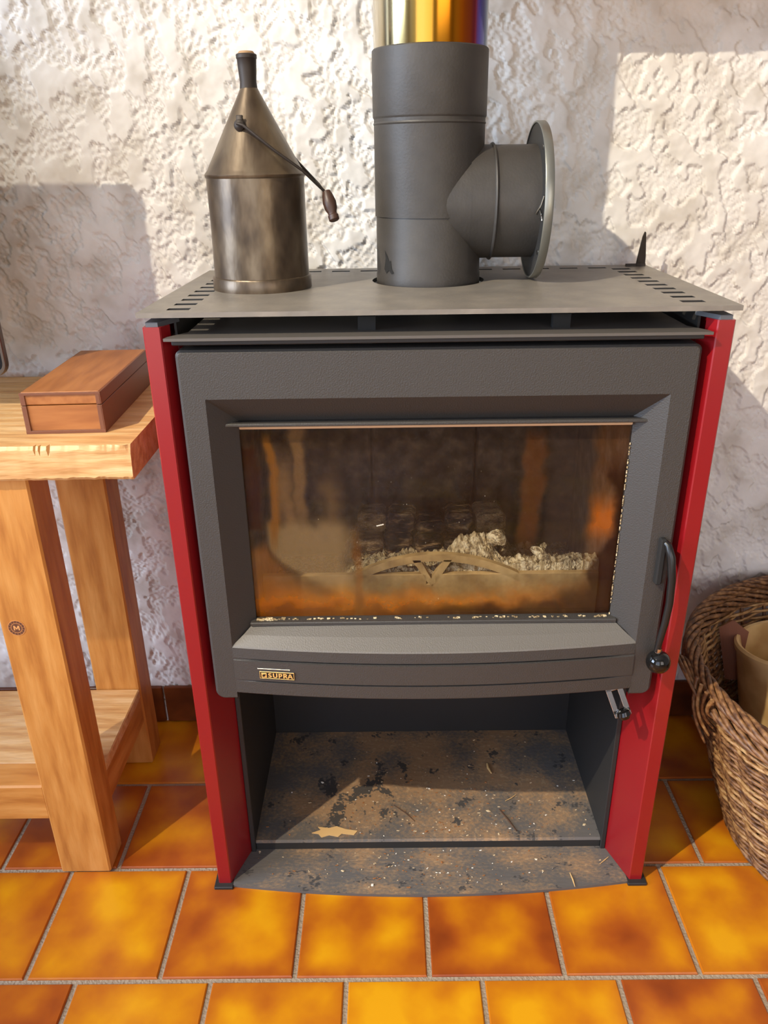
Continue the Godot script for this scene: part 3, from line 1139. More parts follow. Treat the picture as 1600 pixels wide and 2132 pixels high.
	put("knob", st, M["gloss_black"], d)
	# badge, its letters raised
	var bz := 0.4424 + bow(-0.23)
	var turn := Transform3D(Basis(Vector3.UP, -atan(0.021 * 2 * 0.23 / 0.293 / 0.293)), Vector3(-0.2292, 0.4425, bz))
	st = mb()
	box(st, Vector3(-0.0262, -0.0068, 0), Vector3(0.0262, 0.0068, 0.0012), 0.0005, turn)
	var bd := put("badge", st, mat("badge_black", lin(34, 28, 22), 0.4), d)
	var gold := mat("badge_gold", lin(226, 180, 104), 0.4, 0.3)
	st = mb()
	box(st, Vector3(-0.0255, 0.0052, 0.0012), Vector3(0.0255, 0.0062, 0.0019), 0.0002, turn)
	box(st, Vector3(-0.0255, -0.0062, 0.0012), Vector3(0.0255, -0.0054, 0.0016), 0.0002, turn)
	box(st, Vector3(-0.0258, -0.0062, 0.0012), Vector3(-0.025, 0.0062, 0.0016), 0.0002, turn)
	box(st, Vector3(0.025, -0.0062, 0.0012), Vector3(0.0258, 0.0062, 0.0016), 0.0002, turn)
	# the leaf-like mark before the word
	box(st, Vector3(-0.0232, -0.0044, 0.0012), Vector3(-0.0152, 0.0036, 0.0018), 0.001, turn)
	put("badge_frame", st, gold, d)
	st = mb()
	prism(st, PackedVector2Array([Vector2(-0.0027, 0.0012), Vector2(-0.0018, -0.0016), Vector2(0.0026, -0.0024), Vector2(0.0015, 0.0012), Vector2(-0.001, 0.0024)]), 0.0, 0.0006, turn * Transform3D(Basis(Vector3.RIGHT, PI / 2), Vector3(-0.0192, -0.0004, 0.0017)))
	put("badge_leaf", st, M["badge_black"], d)
	var tx := TextMesh.new()
	var fo := SystemFont.new()
	fo.font_names = PackedStringArray(["Droid Sans"])
	fo.font_weight = 800
	tx.font = fo
	tx.text = "SUPRA"
	tx.font_size = 32
	tx.pixel_size = 0.00033
	tx.depth = 0.0009
	var ti := MeshInstance3D.new()
	ti.mesh = tx
	ti.material_override = gold
	ti.transform = turn * Transform3D(Basis().scaled(Vector3(1.12, 1, 1)), Vector3(0.0052, -0.0003, 0.0014))
	add_named("badge_lettering", ti, d)
	st = mb()
	box(st, Vector3(-0.029, 0.0082, -0.001), Vector3(0.02, 0.0105, 0.0005), 0.0004, turn)
	put("badge_scar", st, M["galvanised"], d)

# ---------------------------------------------------------------- flue
func flue() -> void:
	var t := thing("flue_tee", "matt black stovepipe tee with an open side branch and grey flange", "stovepipe", Vector3(0, 0.954, 0.18))
	var st := mb()
	# y is measured from the plate
	lathe(st, [Vector2(0.0755, -0.002), Vector2(0.0768, 0.003), Vector2(0.0768, 0.02), Vector2(0.0760, 0.022), Vector2(0.0760, 0.2155), Vector2(0.0772, 0.2165), Vector2(0.0785, 0.219), Vector2(0.0772, 0.2215), Vector2(0.0768, 0.224), Vector2(0.0785, 0.2265), Vector2(0.0790, 0.228), Vector2(0.0790, 0.307), Vector2(0.0778, 0.3085), Vector2(0.0775, 0.307), Vector2(0.0775, 0.1)], 72)
	put("upright_tube", st, M["flue_paint"], t)
	# side branch along +x
	var ax := Transform3D(Basis(Vector3.BACK, -PI / 2), Vector3(0, 0.116, 0))   # local y -> +x
	st = mb()
	lathe(st, [Vector2(0.0745, 0.0), Vector2(0.0758, 0.0862), Vector2(0.0785, 0.0875), Vector2(0.0792, 0.089), Vector2(0.0785, 0.0905), Vector2(0.0758, 0.092), Vector2(0.0758, 0.158), Vector2(0.0735, 0.158), Vector2(0.0735, 0.09)], 64, ax)
	put("side_branch", st, M["flue_paint"], t)
	# conical gusset where the branch meets the upright
	st = mb()
	lathe(st, [Vector2(0.0762, 0.055), Vector2(0.0762, 0.0872), Vector2(0.0735, 0.0872)], 64, ax)
	put("branch_collar", st, M["flue_paint"], t)
	st = mb()
	lathe(st, [Vector2(0.0736, 0.150), Vector2(0.1035, 0.150), Vector2(0.1035, 0.1535), Vector2(0.0736, 0.1535), Vector2(0.0736, 0.150)], 80, ax)
	put("flange", st, M["dark_steel"], t)
	st = mb()
	lathe(st, [Vector2(0.1030, 0.1485), Vector2(0.1050, 0.1485), Vector2(0.1056, 0.1500), Vector2(0.1056, 0.1590), Vector2(0.1045, 0.1605), Vector2(0.1030, 0.1600), Vector2(0.1030, 0.1485)], 80, ax)
	put("flange_rim", st, M["galvanised"], t)
	for a in [0.75, 2.2, 3.9, 5.4]:
		st = mb()
		var o := ax * Vector3(sin(a) * 0.092, 0.1492, cos(a) * 0.092)
		lathe(st, [Vector2(0, 0), Vector2(0.0035, 0), Vector2(0.0035, 0.001), Vector2(0, 0.001)], 12, Transform3D(ax.basis, o))
		put("rivet", st, M["chrome"], t)
	st = mb(true)
	tube(st, [ax * Vector3(-0.012, 0.149, 0.094), ax * Vector3(0.0, 0.147, 0.088), ax * Vector3(0.012, 0.143, 0.080), ax * Vector3(0.004, 0.146, 0.084), ax * Vector3(0.020, 0.149, 0.092)], 0.0016, 6)
	put("wire_clip", st, M["chrome"], t)
	# black scuffed patch near the foot
	st = mb()
	var pp := PackedVector2Array([Vector2(-1.02, 0.030), Vector2(-0.97, 0.045), Vector2(-1.0, 0.056), Vector2(-0.93, 0.050), Vector2(-0.86, 0.041), Vector2(-0.82, 0.043), Vector2(-0.80, 0.032), Vector2(-0.74, 0.026), Vector2(-0.80, 0.024), Vector2(-0.88, 0.029), Vector2(-0.95, 0.024)])
	var pi := Geometry2D.triangulate_polygon(pp)
	for k in range(0, pi.size(), 3):
		var ps := []
		for j in 3:
			var q := pp[pi[k + j]]
			ps.append(Vector3(sin(q.x) * 0.0766, q.y, cos(q.x) * 0.0766))
		face(st, ps, Vector3(sin(-0.88), 0, cos(-0.88)))
	put("scuffed_patch", st, M["soot_black"], t)
	# the steel liner standing in it
	st = mb()
	var c := thing("steel_flue_pipe", "shiny heat-tinted stainless steel flue pipe above the black tee", "stovepipe", Vector3(0, 1.17, 0.18))
	lathe(st, [Vector2(0.0715, 0), Vector2(0.0765, 0.012), Vector2(0.0765, 1.3), Vector2(0.0745, 1.3), Vector2(0.0745, 0.0)], 96)
	var im := Image.create(512, 8, false, Image.FORMAT_RGB8)
	var g := Gradient.new()
	# u 0 is the front (+z), u grows towards +x
	g.offsets = PackedFloat32Array([0.0, 0.05, 0.09, 0.125, 0.15, 0.18, 0.22, 0.3, 0.7, 0.82, 0.9, 0.95, 1.0])
	g.colors = PackedColorArray([lin(206, 150, 52), lin(214, 132, 26), lin(206, 104, 16), lin(140, 50, 60), lin(64, 54, 132), lin(96, 118, 150), lin(168, 172, 174), lin(200, 198, 190), lin(206, 202, 192), lin(214, 206, 186), lin(232, 214, 160), lin(222, 180, 92), lin(206, 150, 52)])
	var n := noise(97, 0.03, 3)
	for x in 512:
		var col := g.sample(fposmod(x / 512.0 + n.get_noise_1d(x) * 0.02, 1.0))
		for y in 8:
			im.set_pixel(x, y, col)
	var m := mat("heat_tinted_steel", Color.WHITE, 0.14, 1.0)
	m.albedo_texture = ImageTexture.create_from_image(im)
	put("pipe_wall", st, m, c)

# ---------------------------------------------------------------- oil can
func oil_can() -> void:
	var at := Vector3(-0.2405, 0.9574, 0.233)
	var t := thing("oil_can", "old tin oil can with a conical top and wire carrying handle on the stove", "can", at)
	var nz := noise(45, 12.0, 2)
	var st := mb()
	lathe(st, [Vector2(0.0, 0.0), Vector2(0.0695, 0.0), Vector2(0.0702, 0.0015), Vector2(0.0702, 0.0215), Vector2(0.0692, 0.023), Vector2(0.0672, 0.0235), Vector2(0.0665, 0.09), Vector2(0.0668, 0.1505), Vector2(0.0685, 0.1525), Vector2(0.0688, 0.155), Vector2(0.0672, 0.1572)], 72, Transform3D(), 1, nz, 0.0016)
	put("body", st, M["old_tin"], t)
	st = mb()
	lathe(st, [Vector2(0.0675, 0.1565), Vector2(0.0640, 0.161), Vector2(0.0140, 0.2535), Vector2(0.0118, 0.2585)], 64, Transform3D(), 1, nz, 0.0012)
	put("cone", st, M["old_tin"], t)
	st = mb()
	lathe(st, [Vector2(0.0116, 0.2575), Vector2(0.0108, 0.266), Vector2(0.0120, 0.281), Vector2(0.0126, 0.2915), Vector2(0.0134, 0.2925), Vector2(0.0134, 0.2965), Vector2(0.0122, 0.2975), Vector2(0.0105, 0.2975), Vector2(0.0105, 0.29)], 36)
	put("spout", st, M["dark_iron"], t)
	st = mb()
	lathe(st, [Vector2(0.0105, 0.289), Vector2(0.0106, 0.2985), Vector2(0.009, 0.3005), Vector2(0.0, 0.301)], 24)
	put("cork", st, M["cork"] if M.has("cork") else mat("cork", lin(150, 118, 84), 0.9), t)
	# lugs at the front and at the rear of the cone
	var front := Vector3(-0.010, 0.2135, 0.0385)
	var rear := Vector3(0.012, 0.2135, -0.0385)
	for p in [front, rear]:
		st = mb()
		var o: Vector3 = p
		var dir := Vector3(o.x, 0.0, o.z).normalized()
		var xf := Transform3D(Basis.looking_at(dir, Vector3.UP), o - dir * 0.004)
		lathe(st, [Vector2(0, 0), Vector2(0.0075, 0), Vector2(0.0070, 0.005), Vector2(0.004, 0.0075), Vector2(0, 0.008)], 18, xf * Transform3D(Basis(Vector3.RIGHT, -PI / 2), Vector3.ZERO))
		box(st, Vector3(-0.0045, -0.016, -0.003), Vector3(0.0045, 0.012, 0.001), 0.001, xf)
		put("lug", st, M["dark_iron"], t)
	# wire bail hanging over to the right, with a turned grip
	var A := Vector3(0.0985, 0.130, 0.020)
	var B := Vector3(0.1085, 0.0955, 0.032)
	st = mb(true)
	tube(st, [front + Vector3(-0.002, 0.002, 0.006), front + Vector3(0.006, 0.0, 0.0085), Vector3(0.034, 0.184, 0.047), Vector3(0.0690, 0.1590, 0.038), Vector3(0.088, 0.140, 0.026), A], 0.0020, 8)
	tube(st, [rear + Vector3(0, 0.002, -0.006), rear + Vector3(0.010, -0.002, -0.006), Vector3(0.055, 0.170, -0.040), Vector3(0.086, 0.140, -0.018), A + Vector3(-0.002, -0.001, -0.004)], 0.0018, 8)
	put("bail_wire", st, M["dark_iron"], t)
	st = mb()
	var dir := (B - A).normalized()
	var q := Quaternion(Vector3.UP, dir)
	lathe(st, [Vector2(0, -0.003), Vector2(0.0055, -0.003), Vector2(0.0075, 0.003), Vector2(0.0092, 0.012), Vector2(0.0085, 0.021), Vector2(0.0062, 0.026), Vector2(0.0062, 0.029), Vector2(0.0072, 0.030), Vector2(0.0072, 0.036), Vector2(0.0055, 0.0375), Vector2(0, 0.0375)], 24, Transform3D(Basis(q), A))
	put("grip", st, M["turned_wood"], t)

# ---------------------------------------------------------------- bench and what stands on it
func bench() -> void:
	var t := thing("workbench", "heavy honey coloured wooden workbench with thick square legs left of the stove", "bench", Vector3(-0.6, 0, 0.24))
	var o := Vector3(0.6, 0, -0.24)
	# thick worn top: its front edge is chipped, so it is cut with an uneven outline
	var st := mb()
	var rng := RandomNumberGenerator.new()
	rng.seed = 31
	var n := noise(32, 26.0, 3)
	var x0 := -1.75
	var x1 := -0.405
	var ringf := func(x: float) -> Array:
		# section of the board at x: (z, y), from the rear bottom round to the rear top
		var e := clampf((x - (x1 - 0.10)) / 0.10, 0, 1)          # the chipped end
		var chip := absf(n.get_noise_2d(x * 0.9, 1.0)) * 0.003 + e * e * 0.007 * (0.6 + n.get_noise_2d(x * 1.6, 4.0))
		var chip2 := absf(n.get_noise_2d(x * 1.3, 9.0)) * 0.0022 + e * 0.004 * (0.5 + n.get_noise_2d(x * 2, 7.0))
		var zf := 0.4215 + n.get_noise_2d(x * 0.6, 20.0) * 0.0015
		# a few old saw nicks in the front edge
		for q in [[-0.531, 0.0012], [-0.5245, 0.0012], [-0.5125, 0.0016], [-0.62, 0.0014]]:
			if absf(x - q[0]) < q[1]:
				chip += 0.008
		return [Vector2(0.045, 0.7405), Vector2(zf - 0.002 - chip2, 0.7405), Vector2(zf, 0.7435 + chip2), Vector2(zf - e * 0.002, 0.762), Vector2(zf - e * 0.004, 0.7840 - chip), Vector2(zf - 0.003 - chip * 0.9, 0.7885), Vector2(0.045, 0.7885)]
	var cuts := []
	var xc := x0
	while xc < x1 - 0.001:
		cuts.append(xc)
		xc += 0.03 if xc < -0.80 else 0.0016
	cuts.append(x1)
	for k in cuts.size() - 1:
		var xa: float = cuts[k]
		var xb: float = cuts[k + 1]
		var A: Array = ringf.call(xa)
		var B: Array = ringf.call(xb)
		for i in 7:
			var j := (i + 1) % 7
			var dz: Vector2 = A[j] - A[i]
			var out := Vector3(0, -dz.x, dz.y)
			face(st, [Vector3(xa, A[i].y, A[i].x) + o, Vector3(xb, B[i].y, B[i].x) + o, Vector3(xb, B[j].y, B[j].x) + o, Vector3(xa, A[j].y, A[j].x) + o], out)
	for xe in [x0, x1]:
		var A: Array = ringf.call(xe)
		var ps := []
		for q in A:
			ps.append(Vector3(xe, q.y, q.x) + o)
		face(st, ps, Vector3(1 if xe == x1 else -1, 0, 0))
	put("bench_top", st, M["top_wood_x"], t)
	# legs: near pair in the frame and the far pair out of it
	for xl in [-0.6415, -1.62]:
		st = mb()
		box(st, Vector3(xl, 0.0, 0.345) + o, Vector3(xl + 0.0865, 0.7405, 0.408) + o, 0.003)
		put("leg", st, M["bench_wood_y"], t)
		st = mb()
		box(st, Vector3(xl - 0.001, 0.0, 0.075) + o, Vector3(xl + 0.0865, 0.7405, 0.138) + o, 0.003)
		put("leg", st, M["bench_wood_y"], t)
		st = mb()
		box(st, Vector3(xl + 0.055, 0.108, 0.138) + o, Vector3(xl + 0.084, 0.168, 0.345) + o, 0.002)
		put("side_rail", st, M["bench_wood_z"], t)
	st = mb()
	box(st, Vector3(-1.54, 0.117, 0.3445) + o, Vector3(-0.641, 0.190, 0.402) + o, 0.003)
	put("front_rail", st, M["bench_wood_x"], t)
	st = mb()
	box(st, Vector3(-1.62, 0.168, 0.139) + o, Vector3(-0.5565, 0.188, 0.344) + o, 0.002)
	put("lower_shelf", st, M["top_wood_x"], t)
	# burnt round mark with a letter on the front of the near leg
	var S := 96
	var im := Image.create(S, S, false, Image.FORMAT_RGB8)
	for y in S:
		for x in S:
			var p := Vector2(x - 47.5, y - 47.5) / 48.0
			var r := p.length()
			var c := lin(196, 130, 62)
			if r < 0.97:
				c = lin(118, 72, 40)
			if r > 0.9 and r < 0.97 or r > 0.56 and r < 0.62:
				c = lin(188, 124, 66)
			if r > 0.68 and r < 0.88 and fposmod(atan2(p.y, p.x) * 2.4, 1.0) < 0.42:
				c = lin(70, 36, 20)
			if r < 0.56:
				c = lin(92, 52, 30)
				var u := p.x
				var v := p.y
				if absf(v) < 0.3 and (absf(absf(u) - 0.26) < 0.07 or (v < 0.16 and absf(absf(u) - 0.24 + (v + 0.3) * 0.52) < 0.075)):
					c = lin(206, 146, 84)
			im.set_pixel(x, y, c)
	var bm := mat("burnt_mark", Color.WHITE, 0.6)
	bm.albedo_texture = ImageTexture.create_from_image(im)
	bm.texture_repeat = false
	st = mb()
	var cc := Vector3(-0.6175, 0.5015, 0.4085) + o
	var ps := []
	var uv := []
	for k in 40:
		var a := TAU * k / 40
		ps.append(cc + Vector3(cos(a) * 0.0132, sin(a) * 0.0132, 0))
		uv.append(Vector2(0.5 + cos(a) * 0.49, 0.5 - sin(a) * 0.49))
	face(st, ps, Vector3.BACK, uv)
	for k in 40:
		var j := (k + 1) % 40
		face(st, [ps[k], ps[j], ps[j] + Vector3(0, 0, -0.002), ps[k] + Vector3(0, 0, -0.002)], ps[k] - cc, [uv[k], uv[j], uv[j], uv[k]])
	put("burnt_stamp", st, bm, t)

func wooden_box() -> void:
	var t := thing("wooden_box", "small reddish wooden box with dark edging and a hinged lid on the workbench", "box", Vector3(-0.5075, 0.7886, 0.365), 0.035)
	var w := 0.0545
	var d := 0.262
	var h := 0.0585
	var cut := 0.040
	var st := mb()
	box(st, Vector3(-w + 0.002, 0, -d + 0.002), Vector3(w - 0.002, cut - 0.0005, -0.002))
	put("base", st, M["box_wood_x"], t)
	st = mb()
	box(st, Vector3(-w + 0.0015, cut + 0.0005, -d + 0.0015), Vector3(w - 0.0015, h, -0.0015), 0.0012)
	put("lid", st, M["box_wood_z"], t)
	# side veneers, then the dark edging round the front
	for q in [-1.0, 1.0]:
		st = mb()
		box(st, Vector3(minf(q * (w - 0.002), q * w), 0.0, -d), Vector3(maxf(q * (w - 0.002), q * w), cut - 0.0005, 0.0), 0.0005)
		put("side_veneer", st, M["box_edging"], t)
		st = mb()
		box(st, Vector3(minf(q * (w - 0.002), q * w), cut + 0.0005, -d), Vector3(maxf(q * (w - 0.002), q * w), h - 0.001, 0.0), 0.0005)
		put("side_veneer", st, M["box_edging"], t)
		st = mb()
		box(st, Vector3(minf(q * (w - 0.007), q * (w - 0.0015)), 0.0, -0.003), Vector3(maxf(q * (w - 0.007), q * (w - 0.0015)), cut - 0.0005, 0.0004), 0.0003)
		box(st, Vector3(minf(q * (w - 0.007), q * (w - 0.0015)), cut + 0.0005, -0.003), Vector3(maxf(q * (w - 0.007), q * (w - 0.0015)), h - 0.001, 0.0004), 0.0003)
		put("edging", st, M["box_edging"], t)
	st = mb()
	box(st, Vector3(-w, 0, -0.003), Vector3(w, 0.0045, 0.0005), 0.0003)
	put("edging", st, M["box_edging"], t)
	st = mb()
	box(st, Vector3(-w, h - 0.0042, -0.003), Vector3(w, h - 0.0008, 0.0005), 0.0003)
	put("edging", st, M["box_edging"], t)

func television() -> void:
	var t := thing("television", "dark flat screen with a rounded metal rim at the left edge of the photo", "television", Vector3(-1.10, 0.7885, 0.24))
	var X := 0.4725
	var y0 := 0.052
	var y1 := 0.553
	var rr := func(x: float, lo: float, hi: float, r: float, z: float) -> Array:
		var ps := []
		for c in [[x - r, hi - r, 0.0], [-x + r, hi - r, PI / 2], [-x + r, lo + r, PI], [x - r, lo + r, PI * 1.5]]:
			for k in 7:
				var a: float = c[2] + k / 6.0 * PI / 2
				ps.append(Vector3(c[0] + cos(a) * r, c[1] + sin(a) * r, z))
		return ps
	var loops := [rr.call(X - 0.004, y0 + 0.004, y1 - 0.004, 0.018, -0.002), rr.call(X, y0, y1, 0.02, 0.001), rr.call(X, y0, y1, 0.02, 0.010), rr.call(X - 0.001, y0 + 0.001, y1 - 0.001, 0.0195, 0.0115), rr.call(X - 0.0045, y0 + 0.006, y1 - 0.006, 0.016, 0.0115), rr.call(X - 0.0055, y0 + 0.007, y1 - 0.007, 0.015, 0.008)]
	var st := mb()
	for i in loops.size() - 1:
		for k in 28:
			var j := (k + 1) % 28
			var a: Vector3 = loops[i][k]
			var c := Vector3(0, (y0 + y1) / 2, 0)
			var out := (a - c) * Vector3(1, 1, 0) + Vector3(0, 0, [-0.3, 0.0, 0.3, 5.0, 0.0][i])
			if i == 4:
				out = -(a - c) * Vector3(1, 1, 0)
			face(st, [a, loops[i][j], loops[i + 1][j], loops[i + 1][k]], out)
	face(st, loops[0], Vector3.FORWARD)
	put("rim", st, mat("bronze_rim", lin(110, 98, 88), 0.3, 0.8), t)
	st = mb()
	face(st, loops[5], Vector3.BACK)
	put("screen", st, M["screen"] if M.has("screen") else mat("screen", lin(22, 20, 20), 0.15), t)
	st = mb()
	box(st, Vector3(-0.16, 0.0, -0.10), Vector3(0.16, 0.008, 0.09), 0.002)
	box(st, Vector3(-0.04, 0.008, -0.03), Vector3(0.04, 0.06, -0.012), 0.002)
	put("stand", st, M["dark_steel"], t)

# ---------------------------------------------------------------- basket
func basket() -> void:
	var at := Vector3(0.765, 0.002, 0.348)
	var t := thing("wicker_basket", "large round brown wicker log basket with a braided rim right of the stove", "basket", at)
	var H := 0.355
	var r_of := func(y: float) -> float:
		var k := clampf(y / H, 0, 1)
		return lerpf(0.205, 0.318, pow(k, 0.85))
	var rng := RandomNumberGenerator.new()
	rng.seed = 41
	var NS := 34
	# stakes
	for k in NS:
		var a := TAU * k / NS
		var st := mb(true)
		var ps := []
		for j in 9:
			var y := lerpf(0.006, H - 0.012, j / 8.0)
			var r: float = r_of.call(y)
			ps.append(Vector3(cos(a) * r, y, sin(a) * r))
		tube(st, ps, 0.0034, 6)
		put("stake", st, M["willow"], t)
	# woven rods, row above row
	var y := 0.010
	var row := 0
	while y < H - 0.035:
		var st := mb(true)
		var ps := []
		var band := y < 0.045 or (y > 0.24 and y < 0.262)
		var amp := 0.0046
		var M2 := NS * 5
		for k in M2:
			var a := TAU * k / M2
			var wob := sin(a * 3.0 + row * 0.7) * 0.0012 + sin(a * 7.0 + row * 1.9) * 0.0008
			var r: float = r_of.call(y) + amp * cos(a * NS * 0.5 + PI * (row % 2)) 
			ps.append(Vector3(cos(a) * r, y + wob, sin(a) * r))
		var rad := rng.randf_range(0.0028, 0.0036)
		tube(st, ps, rad, 6, true)
		put("willow_rod", st, M["pale_willow"] if (row % 7 in [1, 2, 3] or y > 0.27) and not band else M["willow"], t)
		y += rad * 2.05
		row += 1
	# two twisted bands: foot and rim
	for q in [[0.012, 0.209, 0.007, 4, 9, 0.0044], [H - 0.026, 0.3160, 0.0125, 7, 8, 0.0046], [H - 0.002, 0.3190, 0.0090, 6, 11, 0.0044]]:
		for s in q[3]:
			var st := mb(true)
			var ps := []
			var n := 220
			for k in n:
				var a := TAU * k / n
				var ph: float = a * q[4] + TAU * s / q[3]
				var r: float = q[1] + cos(ph) * q[2]
				ps.append(Vector3(cos(a) * r, q[0] + sin(ph) * q[2], sin(a) * r))
			tube(st, ps, q[5], 6, true)
			put("rim_rod" if q[0] > 0.1 else "foot_rod", st, M["willow"], t)
	# base
	var bs := mb()
	lathe(bs, [Vector2(0, 0.0), Vector2(0.205, 0.0), Vector2(0.207, 0.008), Vector2(0, 0.010)], 48)
	put("base", bs, M["willow"], t)
	# side handle: a lashing of bent rods on the stove side
	for k in 3:
		var st := mb(true)
		var ps := []
		for j in 13:
			var u := j / 12.0
			var a := PI + 0.10 + (u - 0.5) * 0.44
			var r := 0.324 + sin(u * PI) * (0.010 + k * 0.008)
			ps.append(Vector3(cos(a) * r, H - 0.045 + sin(u * PI) * (0.046 + k * 0.003), sin(a) * r))
		tube(st, ps, 0.0034, 6)
		put("handle_rod", st, M["willow"], t)
	for k in 4:
		var st := mb(true)
		var a := PI - 0.02 - k * 0.06
		var ps := []
		for j in 11:
			var u := j / 10.0
			var r := 0.333 + 0.012 * sin(u * PI) - u * (0.020 + 0.004 * k) + k * 0.002
			ps.append(Vector3(cos(a + u * 0.05 * (k - 1.5)) * r, H + 0.004 - u * (0.115 - 0.018 * k), sin(a + u * 0.05 * (k - 1.5)) * r))
		tube(st, ps, [0.0036, 0.0036, 0.0035, 0.0034, 0.0033, 0.0032, 0.0031, 0.003, 0.0028, 0.0025, 0.0018], 6)
		put("lashing_rod", st, M["pale_willow"] if k % 2 else M["willow"], t)
	# stoneware crock leaning inside
	var c := thing("stoneware_crock", "tan glazed stoneware crock standing inside the wicker basket", "crock", Vector3(0.708, 0.016, 0.258))
	c.rotation = Vector3(-0.17, 0, 0.08)
	var st := mb()
	lathe(st, [Vector2(0, 0.004), Vector2(0.078, 0.004), Vector2(0.084, 0.010), Vector2(0.098, 0.10), Vector2(0.107, 0.23), Vector2(0.110, 0.292), Vector2(0.114, 0.300), Vector2(0.114, 0.309), Vector2(0.110, 0.313), Vector2(0.105, 0.311), Vector2(0.102, 0.29), Vector2(0.098, 0.2), Vector2(0.088, 0.06), Vector2(0.06, 0.022), Vector2(0, 0.02)], 64)
	put("crock_wall", st, M["stoneware"], c)
	# broken flower pot piece behind it
	var p := thing("terracotta_shard", "curved terracotta pot shard leaning between crock and basket wall", "shard", Vector3(0.607, 0.272, 0.092))
	p.rotation = Vector3(-0.25, -0.35, 0.1)
	st = mb()
	for k in 10:
		var a0 := PI * 0.5 - 0.4 + k * 0.08
		var a1 := a0 + 0.08
		for side in 2:
			var r := 0.058 - side * 0.007
			face(st, [Vector3(cos(PI * 0.5 + (a0 - PI * 0.5) * 0.5) * r, -0.075, sin(a0) * r), Vector3(cos(PI * 0.5 + (a1 - PI * 0.5) * 0.5) * r, -0.075, sin(a1) * r), Vector3(cos(a1) * r * 1.15, 0.045 - absf(k - 4.5) * 0.004, sin(a1) * r * 1.15), Vector3(cos(a0) * r * 1.15, 0.045 - absf(k - 5.5) * 0.004, sin(a0) * r * 1.15)], Vector3(cos(a0), 0, sin(a0)) * (1 - 2 * side))
		face(st, [Vector3(cos(a0) * 0.058 * 1.15, 0.045 - absf(k - 5.5) * 0.004, sin(a0) * 0.058 * 1.15), Vector3(cos(a1) * 0.058 * 1.15, 0.045 - absf(k - 4.5) * 0.004, sin(a1) * 0.058 * 1.15), Vector3(cos(a1) * 0.051 * 1.15, 0.045 - absf(k - 4.5) * 0.004, sin(a1) * 0.051 * 1.15), Vector3(cos(a0) * 0.051 * 1.15, 0.045 - absf(k - 5.5) * 0.004, sin(a0) * 0.051 * 1.15)], Vector3.UP)
	put("shard_wall", st, M["terracotta"], p)

func iron_hook() -> void:
	var t := thing("iron_bracket", "small pointed dark iron bracket standing on the rear right stove corner", "bracket", Vector3(0.357, 0.957, 0.052))
	var st := mb()
	var up := [Vector2(-0.0085, 0.0), Vector2(0.0085, 0.0), Vector2(0.0075, 0.022), Vector2(0.0035, 0.058), Vector2(0.002, 0.0595), Vector2(-0.001, 0.052), Vector2(-0.006, 0.020)]
	prism(st, PackedVector2Array(up), -0.0015, 0.0015, Transform3D(Basis(Vector3.RIGHT, -PI / 2) * Basis(Vector3.BACK, 0.0), Vector3(0, 0, 0)).rotated(Vector3.UP, 0.2))
	put("blade", st, M["dark_iron"], t)
	st = mb()
	prism(st, PackedVector2Array([Vector2(0.009, -0.006), Vector2(0.009, 0.008), Vector2(-0.02, 0.008), Vector2(-0.042, 0.002), Vector2(-0.042, -0.001), Vector2(-0.018, -0.006)]), 0.0, 0.003)
	prism(st, PackedVector2Array([Vector2(0.008, -0.003), Vector2(0.008, 0.003), Vector2(-0.024, 0.002), Vector2(-0.024, -0.002)]), 0.003, 0.010)
	put("foot", st, M["dark_iron"], t)

